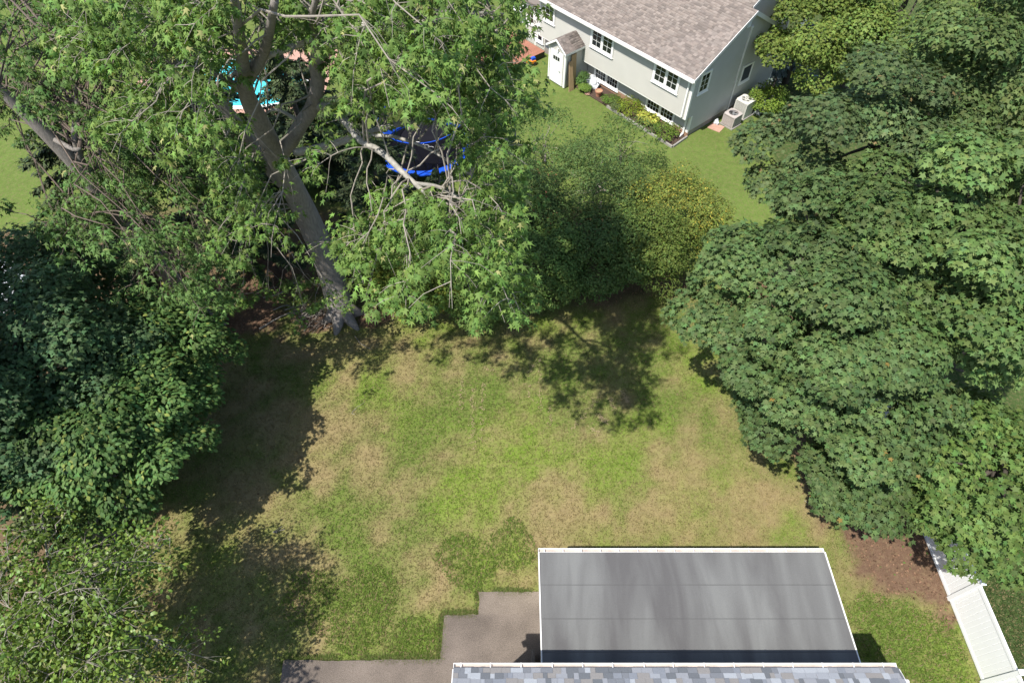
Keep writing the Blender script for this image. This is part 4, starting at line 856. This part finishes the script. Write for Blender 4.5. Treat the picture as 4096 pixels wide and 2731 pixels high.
def maple_big(name, base, trunk_pts, trunk_rad, limbs, label, seed, region, hfun, nspray, tint, size, shape='silver', B=None, twig='twig', mat='leaf', nleaf=(16, 30), tilt=.30, srad=.30, odd=.02):
    global TRI
    r = np.random.default_rng(seed); base = np.array(base, float); t = thing(name, base, label, 'tree')
    tp = smooth_path(trunk_pts, 5); mb = MB(); rr = np.interp(np.linspace(0, 1, len(tp)), np.linspace(0, 1, len(trunk_rad)), trunk_rad); mb.tube(tp, rr, 14)
    for k in range(6):                                   # root flare
        a = k * 1.05 + .3; d = np.array((math.cos(a), math.sin(a), 0)); mb.tube([base + d * trunk_rad[0] * .4 + (0, 0, .7), base + d * trunk_rad[0] * .95 + (0, 0, .2), base + d * trunk_rad[0] * 1.7 + (0, 0, -.08)], [trunk_rad[0] * .45, trunk_rad[0] * .4, .08], 7)
    mb.build('trunk', M['bark'], t, smooth=True, off=base)
    nodes = [tp]
    for pts, r0, r1, mt in limbs:
        lp = smooth_path(pts, 5); nodes.append(lp); MB().tube(lp, np.linspace(r0, r1, len(lp)), 9).build('limb', M[mt], t, smooth=True, off=base)
    node = np.vstack([nn[len(nn) // 3:] for nn in nodes])
    # foliage sprays hang along drooping side boughs
    tries = 0; given = B is not None; B = list(B) if given else []
    while not given and len(B) < nspray and tries < nspray * 40:
        tries += 1; u = r.uniform(region[0], region[1]); v = r.uniform(region[2], region[3])
        if region[4](u, v) and r.random() < dens_at(u, v) * clear(u, v): B.append(P(u, v, hfun(u, v, r)))
    C = []; OUT = []; tw = MB()
    for b_ in np.array(B):
        dist = np.linalg.norm(node - b_, axis=1); ok = np.where(dist < dist.min() * 1.5 + .3)[0]; st = node[r.choice(ok)]
        hv = (b_ - st) * np.array((1, 1, 0)); out = unit(hv + r.normal(0, .3, 3) * np.array((1, 1, 0))); lat = np.array((-out[1], out[0], 0))
        w = limb_to(st, b_, r, .16, 7); tip = b_ + out * r.uniform(.5, .9) - UPV * r.uniform(.25, .6); w = np.vstack([w, (b_ + tip) / 2 + (0, 0, .08), tip])
        L = np.linalg.norm(st - b_); tw.tube(w, np.interp(np.linspace(0, 1, len(w)), (0, .7, 1), (min(.032, .010 + .005 * L), .011, .004)), 5)
        for k in range(r.integers(6, 10)):
            a_ = r.uniform(-.75, .85); p_ = b_ + out * a_ + lat * r.normal(0, .38) - UPV * (.28 * max(a_, 0) ** 2 + r.normal(.02, .2)); C.append(p_); OUT.append(out)
            j_ = np.argmin(np.linalg.norm(w - p_, axis=1)); tw.tube(limb_to(w[max(0, j_ - 1)], p_, r, .12, 4), [.009, .007, .005, .004], 3)
    C = np.array(C); OUT = np.array(OUT)
    tw.build('twigs', M[twig], t, off=base)
    nl = r.integers(*nleaf, len(C)); ids = np.repeat(np.arange(len(C)), nl); n_ = len(ids)
    d = rand_dir(r, n_) * np.array((1, 1, .7)); p = C[ids] + d * (r.random((n_, 1)) ** .6) * srad * r.uniform(.7, 1.3, len(C))[ids][:, None]
    nn = unit(d * .4 + UPV * .75 + r.normal(0, tilt, (n_, 3))); tip = unit(d * np.array((1, 1, .1)) + OUT[ids] * .3 - UPV * r.uniform(.3, 1.1, (n_, 1)) + r.normal(0, .25, (n_, 3)))
    sz = size * r.uniform(.7, 1.25, n_); tn = tints(r, n_, tint, .20, .09, (.30, .30, .12), odd) * (1 + .15 * r.normal(0, 1, len(C)).clip(-2, 2))[ids][:, None]
    V_, F_, T_ = leaves(p, nn, tip, sz, shape, tn); TRI += len(F_)
    o = mesh('crown', V_, F_, M[mat], t, base, T_); o['kind'] = 'stuff'
    return t
tb = P(1375, 1270); tb[2] = 0
def PH(L): return [P(*q) for q in L]
trunk = [tb, P(1318, 1080, 2.2), P(1235, 880, 5.2), P(1165, 740, 7.6), P(1085, 585, 10.0), P(1030, 470, 11.6), P(985, 370, 12.8), P(965, 200, 14.6), P(930, -60, 17.0)]
limbs1 = [([P(1175, 765, 7.2), P(1090, 690, 8.2), P(943, 484, 10.6), P(800, 345, 12.0), P(688, 245, 13.0), P(560, 110, 14.2), P(430, -20, 15.2)], .26, .06, 'bark'),
          ([P(1110, 635, 9.2), P(1165, 560, 10.2), P(1205, 495, 11.2), P(1248, 430, 12.0), P(1272, 330, 13.0), P(1262, 245, 13.8), P(1310, 190, 14.4), P(1355, 158, 14.8)], .25, .15, 'bark'),
          ([P(1262, 250, 13.8), P(1262, 160, 14.6), P(1245, 80, 15.3), P(1275, -40, 16.2)], .13, .06, 'bark'),
          ([P(1355, 158, 14.8), P(1480, 100, 15.2), P(1640, 130, 15.2), P(1850, 60, 15.4), P(2050, 60, 15.0)], .14, .03, 'limb'),
          ([P(1258, 425, 12.0), P(1320, 430, 12.4), P(1385, 490, 12.6), P(1440, 560, 12.6), P(1530, 612, 12.7), P(1600, 680, 12.6), P(1660, 735, 12.5), P(1730, 800, 12.3), P(1800, 900, 12.0), P(1850, 1010, 11.7)], .13, .03, 'limb'),
          ([P(1185, 610, 10.2), P(1290, 588, 10.8), P(1430, 548, 11.4), P(1550, 508, 11.8), P(1700, 488, 12.0), P(1830, 520, 11.9), P(1990, 545, 11.6), P(2110, 590, 11.2)], .13, .025, 'limb'),
          ([P(1470, 545, 11.6), P(1560, 545, 11.9), P(1650, 570, 12.0), P(1720, 600, 12.0), P(1800, 650, 11.8), P(1880, 700, 11.5)], .06, .02, 'limb'),
          ([P(1660, 735, 12.5), P(1760, 750, 12.4), P(1860, 810, 12.2), P(1960, 880, 12.0)], .06, .02, 'limb'),
          ([P(1250, 150, 14.8), P(1150, 195, 14.4), P(1025, 245, 13.9), P(918, 311, 13.2), P(825, 400, 12.3), P(785, 460, 11.6)], .09, .04, 'limb'),
          ([P(1000, 395, 12.5), P(918, 326, 13.4), P(820, 270, 14.0), P(700, 130, 15.2)], .11, .04, 'bark'),
          ([P(985, 330, 13.1), P(1060, 200, 14.4), P(1100, 0, 16.4)], .17, .08, 'bark'),
          ([P(1190, 480, 11.4), P(1090, 440, 11.8), P(1000, 520, 11.0)], .06, .02, 'limb'),
          ([P(940, 480, 10.7), P(900, 560, 10.0), P(880, 650, 9.2)], .05, .02, 'limb'),
          ([P(1175, 700, 8.4), P(1090, 800, 7.0), P(1030, 880, 6.4)], .05, .02, 'limb')]
def h1(u, v, r):
    if v > 1000 and u < 1500: return r.uniform(1.2, 3.6)
    h = 12.9 + 2.2 * (1 - v / 700) if v < 700 else 12.4 - (v - 700) / 600 * 1.2
    if u < 1000 and v > 400: h -= 2.0 * min(1, (v - 400) / 400)
    return h + r.normal(0, .9)
def reg1(u, v): return (u > 640 - .35 * v or v < 200) and not (u < 900 and v > 560) and not (v > 1190 and u > 1500 and not 1800 < u < 1910) and u < 2080 - max(0, v - 350) * .05
maple_big('silver_maple_tree', tb, trunk, [.62, .55, .48, .42, .34, .28, .22, .15, .07], limbs1, 'huge silver maple with thick grey trunk and pale drooping limbs', 501, (300, 2240, -160, 1240, reg1), h1, 255, (.120, .198, .046), .165)
tb2 = P(845, 1310); tb2[2] = 0
trunk2 = [tb2, P(790, 1230, 1.0), P(640, 1060, 4.0), P(500, 890, 6.4), P(335, 690, 9.0), P(200, 550, 10.4), P(60, 415, 11.6), P(-120, 250, 13.0)]
limbs2 = [([P(640, 1060, 4.0), P(560, 1000, 5.6), P(480, 960, 6.6), P(330, 940, 7.0), P(180, 900, 7.2)], .14, .03, 'bark_dark'),
          ([P(335, 690, 9.0), P(300, 540, 10.4), P(310, 400, 11.6), P(250, 200, 13.2)], .14, .04, 'bark'),
          ([P(200, 550, 10.4), P(310, 600, 10.2), P(330, 540, 10.4), P(420, 430, 11.2)], .09, .03, 'bark'),
          ([P(500, 890, 6.4), P(600, 780, 7.8), P(640, 640, 9.2), P(600, 500, 10.4)], .12, .03, 'bark'),
          ([P(790, 1230, 1.0), P(740, 1120, 3.0), P(720, 1000, 4.6), P(800, 850, 6.4)], .10, .03, 'bark_dark')]
def h2(u, v, r): return 12.8 - v / 1300 * 6.8 + r.normal(0, .8)
def reg2(u, v): return u < 960 and (u < 660 - .35 * v + 260 or v > 520) and not (v > 1180 and u < 560) and not (v > 950 and u > 880)
maple_big('maple_tree', tb2, trunk2, [.42, .38, .34, .30, .27, .22, .17, .08], limbs2, 'second large maple with dark leaning trunk left of the spruces', 502, (-160, 960, -140, 1310, reg2), h2, 175, (.090, .158, .044), .16, shape='silver4', twig='twig_dark')
# apple tree: low spreading limbs, glossy leaves on long shoots
ab = np.array((-12.9, 4.0, 0.0)); r = np.random.default_rng(61)
atr = [ab, ab + (.05, .1, 1.0), ab + (.2, .1, 2.2), ab + (.5, .2, 3.6), ab + (.8, .3, 5.0), ab + (1.0, .4, 6.2)]
tips = [P(680, 2150, 4.2), P(170, 2080, 5.2), P(40, 2250, 5.6), P(420, 2280, 5.6), P(640, 2560, 4.4), P(300, 2650, 5.4), P(60, 2600, 5.4), P(500, 2720, 4.6), P(150, 2420, 6.2), P(-150, 2450, 5.0), P(250, 2900, 4.6)]
alim = []
for q in tips:
    st = ab + np.array((.15, .1, 1.9 + r.random() * 1.3)); mid = st * .45 + q * .55 + (r.normal(0, .15), r.normal(0, .15), .45); alim.append(([st, st * .75 + q * .25 + (0, 0, .3), mid, q], .075, .018, 'limb'))
AB = []
for pts, _, _, _ in alim:
    sp = smooth_path(pts, 6)
    for k in range(9): AB.append(sp[r.integers(len(sp) // 2 - 1, len(sp))] + r.normal(0, .45, 3) * np.array((1, 1, .6)) + (0, 0, .1))
for u, v, h, m_ in ((330, 2380, 6.3, 9), (120, 2500, 6.0, 8), (420, 2560, 5.6, 8), (60, 2330, 5.8, 7), (640, 2640, 3.9, 7), (350, 2700, 5.4, 7)):
    for k in range(m_): AB.append(P(u, v, h) + r.normal(0, .6, 3) * np.array((1, 1, .5)))
maple_big('apple_tree', ab, atr, [.17, .15, .13, .10, .06, .02], alim, 'apple tree with glossy light green leaves over the wooden fence', 305, None, None, 0, (.125, .195, .034), .125, shape='ovate', B=AB, mat='leaf_gloss', nleaf=(14, 25), tilt=.7, srad=.32, odd=.03)
print('foliage triangles', TRI)

# ------------------------------------------------------------------ fences
wf = thing('vinyl_fence', (15.0, 8, 0), 'white vinyl privacy fence of tongue and groove boards along the side yard', 'fence')
post_y = [.68, 3.24, 5.80, 8.36, 10.92, 13.48, 16.04]
pdm = MB().box(-.065, .065, -.065, .065, -.1, 1.93).data('post', M['vinyl']); cap = MB().add([(-.085, -.085, 1.93), (.085, -.085, 1.93), (.085, .085, 1.93), (-.085, .085, 1.93), (-.085, -.085, 1.955), (.085, -.085, 1.955), (.085, .085, 1.955), (-.085, .085, 1.955), (0, 0, 2.0)], [(0, 3, 2, 1), (0, 1, 5, 4), (1, 2, 6, 5), (2, 3, 7, 6), (3, 0, 4, 7), (4, 5, 8), (5, 6, 8), (6, 7, 8), (7, 4, 8)]).data('post_cap', M['vinyl'])
bdm = MB().add([(-.014, 0, .14), (.006, 0, .14), (.006, .152, .14), (-.014, .152, .14), (-.014, .008, .14), (-.014, .144, .14), (-.014, .008, 1.70), (-.014, .144, 1.70), (.006, 0, 1.70), (.006, .152, 1.70), (-.006, 0, .14), (-.006, .152, .14), (-.006, 0, 1.70), (-.006, .152, 1.70)],
               [(4, 6, 7, 5), (10, 12, 6, 4), (5, 7, 13, 11), (1, 2, 9, 8), (1, 8, 12, 10), (11, 13, 9, 2), (6, 12, 8, 9, 13, 7)]).data('fence_board', M['vinyl'])
for y in post_y:
    o = link(bpy.data.objects.new('post', pdm), wf); o.location = (0, y - 8, 0); c_ = link(bpy.data.objects.new('post_cap', cap), o)
for y0, y1 in zip(post_y, post_y[1:]):
    for z0, z1, nm in ((.05, .17, 'bottom_rail'), (1.67, 1.80, 'top_rail')):
        link(MB().bbox(-.032, .032, y0 + .066 - 8, y1 - .066 - 8, z0, z1, .008).build(nm, M['vinyl']).copy(), wf) if False else MB().bbox(-.032, .032, y0 + .066 - 8, y1 - .066 - 8, z0, z1, .008).build(nm, M['vinyl'], wf)
    k = int((y1 - y0 - .13) / .153)
    for i_ in range(k):
        o = link(bpy.data.objects.new('fence_board', bdm), wf); o.location = (0, y0 + .07 + i_ * (y1 - y0 - .14) / k - 8, 0); o.scale = (1, (y1 - y0 - .14) / k / .1525, 1)
wd = thing('picket_fence', (-14.35, 6, 0), 'weathered grey wooden picket fence half hidden under trees', 'fence')
pks = []
for q_ in range(4):
    w_ = .042 + q_ * .003; hh = 1.66 + .04 * q_
    pks.append(MB().add([(-.01, -w_, 0), (-.01, w_, 0), (-.01, w_, hh), (-.01, w_ * .6, hh + .09), (-.01, 0, hh + .13), (-.01, -w_ * .6, hh + .09), (-.01, -w_, hh), (.01, -w_, 0), (.01, w_, 0), (.01, w_, hh), (.01, w_ * .6, hh + .09), (.01, 0, hh + .13), (.01, -w_ * .6, hh + .09), (.01, -w_, hh)],
               [(0, 1, 2, 3, 4, 5, 6)[::-1], (7, 8, 9, 10, 11, 12, 13)] + [(k, (k + 1) % 7, 7 + (k + 1) % 7, 7 + k) for k in range(7)]).data('picket', M['wood_old']))
y = 1.0; k = 0
while y < 14:
    o = link(bpy.data.objects.new('picket', random.choice(pks)), wd); o.location = (random.uniform(-.006, .006), y - 6, random.uniform(-.03, .03)); o.rotation_euler = (random.gauss(0, .02), random.gauss(-.01, .012), random.gauss(0, .05)); y += .098; k += 1
for z_ in (.45, 1.35): MB().box(-.09, -.02, -5.0, 8.0, z_, z_ + .08).build('rail', M['wood_old'], wd)
for yy in (1.4, 3.8, 6.2, 8.6, 11.0, 13.4): MB().box(-.18, -.092, yy - 6.05, yy - 5.95, -.2, 1.62).build('post', M['wood_old'], wd)
# rope line beyond the picket fence
o = MB().tube(smooth_path([P(175, 2260, 1.6), P(210, 2180, 1.7), P(290, 2080, 1.8), P(365, 2010, 1.9)], 5), .018, 6).build('garden_rope', M['rope']); tag(o, 'thin green rope strung just beyond the picket fence', 'rope')
o = MB().tube(smooth_path([P(310, 1246, .6), P(360, 1240, .5), P(410, 1220, .5), P(455, 1205, .6)], 5), .016, 6).build('garden_hose', M['rope']); tag(o, 'thin green hose lying on the shaded litter under the maples', 'hose')

# ------------------------------------------------------------------ trampoline
tc = np.array((-4.95, 29.85, 0)); tr_ = thing('trampoline', tc, 'large round trampoline with blue pad and black net under the maple', 'trampoline', rz=.2)
def ring(mb, r0, r1, z0, z1, n=48):
    A = np.linspace(0, 2 * math.pi, n, endpoint=False); V_ = [(r_ * math.cos(a), r_ * math.sin(a), z_) for r_, z_ in ((r0, z0), (r1, z0), (r1, z1), (r0, z1)) for a in A]
    return mb.add(V_, [(q * n + k, q * n + (k + 1) % n, ((q + 1) % 4) * n + (k + 1) % n, ((q + 1) % 4) * n + k) for q in range(4) for k in range(n)])
MB().cyl((0, 0), 2.25, .88, .90, 48).build('jumping_mat', M['mat_black'], tr_)
ring(MB(), 2.26, 2.62, .89, .955).build('safety_pad', M['blue'], tr_)
ring(MB(), 2.18, 2.2, .905, .915).build('mat_seam', M['blue'], tr_)
ring(MB(), 2.30, 2.36, .78, .85).build('frame_ring', M['grey_metal'], tr_)
for k in range(6):
    a = k * math.pi / 3; MB().tube([(2.45 * math.cos(a - .16), 2.45 * math.sin(a - .16), .85), (2.5 * math.cos(a - .14), 2.5 * math.sin(a - .14), .03), (2.5 * math.cos(a + .14), 2.5 * math.sin(a + .14), .03), (2.45 * math.cos(a + .16), 2.45 * math.sin(a + .16), .85)], .03, 6).build('leg', M['grey_metal'], tr_)
    a += .26; MB().tube([(2.68 * math.cos(a), 2.68 * math.sin(a), .1), (2.68 * math.cos(a), 2.68 * math.sin(a), 2.3), (2.34 * math.cos(a), 2.34 * math.sin(a), 2.75)], .045, 8).build('net_pole', M['pole_black'], tr_)
A = np.linspace(0, 2 * math.pi, 48, endpoint=False); V_ = [(2.27 * math.cos(a), 2.27 * math.sin(a), z_) for z_ in (.96, 2.68) for a in A]
mesh('safety_net', V_, [(k, (k + 1) % 48, 48 + (k + 1) % 48, 48 + k) for k in range(48)], M['net'], tr_)
ring(MB(), 2.24, 2.28, 2.68, 2.72).build('top_band', M['blue'], tr_)
cu = bpy.data.curves.new('lettering', 'FONT'); cu.body = 'ORCC'; cu.size = .42; cu.extrude = .004; cu.shear = .3; cu.align_x = 'CENTER'
to = bpy.data.objects.new('tmp', cu); scene.collection.objects.link(to); dg = bpy.context.evaluated_depsgraph_get(); me = bpy.data.meshes.new_from_object(to.evaluated_get(dg)); bpy.data.objects.remove(to)
me.materials.clear(); me.materials.append(M['letter']); o = link(bpy.data.objects.new('lettering', me), tr_); o.location = (-.14, 0, .906); o.rotation_euler = (0, 0, -.5 - .2)

# ------------------------------------------------------------------ pool, deck, odds and ends beyond
pc = P(930, 335); pl = thing('swimming_pool', pc, 'turquoise swimming pool glimpsed through the maple leaves', 'pool')
n_ = 40; sx, sy = 4.9, 2.9; A = np.linspace(0, 2 * math.pi, n_, endpoint=False); sup = lambda t, e: np.sign(t) * np.abs(t) ** e
ox = sx * sup(np.cos(A), .6); oy = sy * sup(np.sin(A), .6)
mesh('pool_wall', [(x_, y_, z_) for z_ in (.06, -.02) for x_, y_ in zip(ox, oy)] + [(x_ * .96, y_ * .94, z_) for z_ in (.14, .05) for x_, y_ in zip(ox, oy)], [(k, (k + 1) % n_, 2 * n_ + (k + 1) % n_, 2 * n_ + k) for k in range(n_)] + [(n_ + k, n_ + (k + 1) % n_, (k + 1) % n_, k) for k in range(n_)] + [(2 * n_ + k, 2 * n_ + (k + 1) % n_, 3 * n_ + (k + 1) % n_, 3 * n_ + k) for k in range(n_)], M['white'], pl)
mesh('water', [(x_ * .955, y_ * .935, .085) for x_, y_ in zip(ox, oy)], [tuple(range(n_))], M['water'], pl)
pv = MB().box(-6.2, 6.2, -4.2, 4.2, -.05, .03).build('pool_terrace', M['paver']); pv.location = (pc[0], pc[1], 0); tag(pv, kind='structure')
dk = thing('timber_deck', W(-14.6, -2.6), 'red stained timber deck behind the grey house', 'deck', rz=HRZ)
MB().box(-2.7, 2.5, -1.75, 2.2, 0, .40).build('deck_frame', M['dark_metal'], dk)
pm = MB().bbox(-2.75, 2.55, 0, .135, .405, .44, .006).data('deck_plank', M['deck'])
for k in range(28): o = link(bpy.data.objects.new('deck_plank', pm), dk); o.location = (0, -1.8 + k * .142, 0)
def chair(loc, rz, label):
    t = thing('garden_chair', loc, label, 'chair', rz=rz)
    MB().bbox(-.26, .26, -.25, .25, .40, .44).build('seat', M['white'], t)
    for k in range(5): MB().hexa([(-.25 + k * .105, .24, .46), (-.17 + k * .105, .24, .46), (-.17 + k * .105, .27, .46), (-.25 + k * .105, .27, .46), (-.25 + k * .105, .40, 1.0), (-.17 + k * .105, .40, 1.0), (-.17 + k * .105, .43, 1.0), (-.25 + k * .105, .43, 1.0)]).build('back_slat', M['white'], t)
    for x in (-.27, .22):
        for y in (-.25, .2): MB().box(x, x + .05, y, y + .05, 0, .398).build('leg', M['white'], t)
        MB().bbox(x - .02, x + .07, -.27, .33, .60, .63).build('armrest', M['white'], t); MB().box(x, x + .05, -.24, -.19, .442, .60).build('arm_post', M['white'], t)
chair(P(1985, 250, .44), -.4, 'white slatted garden chair on the red deck')
t = thing('patio_table', P(2085, 85, .0), 'round white patio table by the white window of the house', 'table'); MB().cyl((0, 0), .6, .9, .94, 24).build('table_top', M['white'], t); MB().cyl((0, 0), .05, .04, .898, 10).build('leg', M['white'], t); MB().cyl((0, 0), .3, 0, .04, 16).build('base', M['white'], t)
t = thing('toy_ride_on', P(2125, 262, 0), 'orange and blue plastic toy on the grass by the porch', 'toy', rz=.5); MB().bbox(-.3, .3, -.14, .14, .16, .36, .05).build('body', M['orange'], t); MB().bbox(.0, .28, -.1, .1, .362, .56, .05).build('seat', M['blue'], t)
for x in (-.2, .2):
    for y in (-.18, .15):
        MB().tube([(x, y, .12), (x, y + .04, .12)], .12, 12).build('wheel', M['dark_metal'], t)
sl = thing('sun_lounger', P(1795, 55, 0), 'pale beige folding lounger on the grass past the deck', 'lounger', rz=1.2)
for k in range(7): MB().box(-.3, .3, -.9 + k * .2, -.73 + k * .2, .30, .33).build('slat', M['ac_beige'], sl)
for x in (-.33, .30):
    MB().box(x, x + .03, -.95, .95, .27, .30).build('side_rail', M['ac_beige'], sl)
    for y in (-.8, .75): MB().box(x, x + .03, y, y + .04, 0, .268).build('leg', M['ac_beige'], sl)
po = thing('steel_post', P(205, 662), 'blue grey steel post standing on the bright lawn past the leaning trunk', 'post'); MB().cyl((0, 0), .10, -.1, 1.95, 16).build('pipe', M['grey_metal'], po); MB().cyl((0, 0), .115, 1.95, 2.02, 16).build('cap', M['grey_metal'], po)
lump('tarp_bundle', (-24.2, 19.6, .3), (1.1, 1.6, .45), M['tarp'], 'white tarp covered pile far left behind the shaded maples', 'tarp', 8)
wp = thing('lumber_stack', (-23.6, 22.7, 0), 'stack of tan lumber beyond the shaded maples', 'lumber', rz=.5)
for k in range(6): MB().box(-1.5 + .1 * k, 1.5, -.5 + k * .17, -.36 + k * .17, 0, .12 + .05 * (k % 2)).build('plank', M['plank'], wp)

# ------------------------------------------------------------------ shrubs in the flower bed
def bush(x, y, R, h, tint, label, seed, shape='small', size=.07, name='bed_shrub', dens=900):
    w = W(x, y, .05); return broad_tree(name, w[:2], ((w[0], w[1], h * .5), R, h * .55), label, 'shrub', shape, size, tint, seed, n=26, cr=(.16, .30), dens=dens, trunk_r=.02, limbs=4, mat='leaf')
bush(-3.95, -.65, .72, .75, (.16, .215, .022), 'yellow green juniper bush in the middle of the flower bed', 601, size=.08)
bush(-2.45, -.62, .42, .45, (.34, .36, .07), 'pale lime hosta clump in the flower bed', 602, 'ovate', .17, 'hosta_plant', 420)
bush(-.95, -.75, .75, .6, (.12, .19, .03), 'leafy green bush at the corner end of the flower bed', 603, size=.09)
bush(-5.3, -.9, .40, .4, (.10, .17, .03), 'small green plant behind the flower pot in the bed', 604, size=.07)
bush(-7.3, -1.25, .22, .25, (.16, .25, .05), 'little green plant beside the leaning boards', 605, size=.07)
bush(-7.85, -.95, .25, .9, (.08, .15, .04), 'thin upright plant beside the tarp bundle', 606, size=.08)
bush(-4.6, -1.15, .35, .35, (.11, .15, .05), 'grey green lavender clump at the bed edge', 607, size=.06)
b_ = W(1.5, 5.6); broad_tree('bed_shrub', b_[:2], ((b_[0], b_[1], .8), 1.0, .9), 'light green shrub behind the beige air conditioner', 'shrub', 'ovate', .11, (.14, .205, .034), 608, n=40, cr=(.25, .45), dens=650, trunk_r=.03, limbs=5)

# ------------------------------------------------------------------ brush pile and fallen branches
bp_ = P(1265, 1265); bpz = thing('brush_pile', bp_, 'heap of grey cut branches stacked against the big maple trunk', 'brush pile'); r = np.random.default_rng(33)
for k in range(80):
    a = r.normal(.9, .55); L = r.uniform(.5, 1.5); c = np.array((r.normal(0, .55), r.normal(0, .3), 0)); z0 = .03 + .55 * math.exp(-(c[0] ** 2 + c[1] ** 2) * 1.2) * r.random(); d = np.array((math.cos(a), math.sin(a), r.normal(0, .12)))
    p0 = c + (0, 0, z0 + .05) - d * L / 2; p1 = c + (0, 0, z0 + .05) + d * L / 2; p0[2] = max(p0[2], .02); p1[2] = max(p1[2], .02); mid = (p0 + p1) / 2 + r.normal(0, .05, 3); mid[2] = max(mid[2], .03)
    MB().tube([p0, mid, p1], [r.uniform(.010, .026), .014, .007], 5).build('stick', M['twig'] if r.random() < .55 else M['twig_dark'], bpz)
def fallen(a, b_, rad, label, mt='twig', bend=.15):
    a = P(*a); b_ = P(*b_); m_ = (a + b_) / 2 + np.array((rng.normal(0, bend), rng.normal(0, bend), 0)); pts = smooth_path([a, m_, b_], 5)
    pts[:, 2] = gz(pts[:, 0], pts[:, 1]) + rad + .03
    mb = MB(); mb.tube(pts, np.linspace(rad, rad * .4, len(pts)), 6); k = len(pts) // 2; s = pts[k]; mb.tube([s, s + unit(b_ - a) * .25 + (.08, .1, .02)], [rad * .5, rad * .25], 5)
    tag(mb.build('fallen_branch', M[mt]), label, 'branch')
fallen((1040, 1320), (1160, 1255), .045, 'thick grey fallen branch lying left of the brush pile')
fallen((1055, 1195), (1170, 1155), .035, 'grey fallen branch on leaf litter behind the brush pile')
fallen((940, 1180), (1110, 1150), .025, 'long thin fallen branch on the dark leaf litter')
fallen((1095, 1245), (1180, 1235), .03, 'pale cut branch between litter and brush pile')
fallen((1420, 1345), (1490, 1400), .015, 'thin stick on the dry grass right of the big trunk')
fallen((3415, 2040), (3460, 2100), .03, 'tan stick lying on the brown leaf bed by the maple', 'plank', .03)
fallen((3512, 2005), (3540, 2098), .025, 'pale curved stick lying deeper in the brown leaf bed', 'limb', .05)
fallen((3215, 2003), (3270, 2065), .012, 'thin twig on the dry lawn near the brown leaf bed')
fallen((1460, 1255), (1510, 1290), .02, 'curved twig on bare soil at the foot of the sapling maple')
fallen((1420, 1660), (1460, 1610), .010, 'thin dark twig in the middle of the dry lawn')
fallen((1110, 2130), (1140, 2118), .02, 'short grey stick at the edge of the tree shade')
print('scene done')
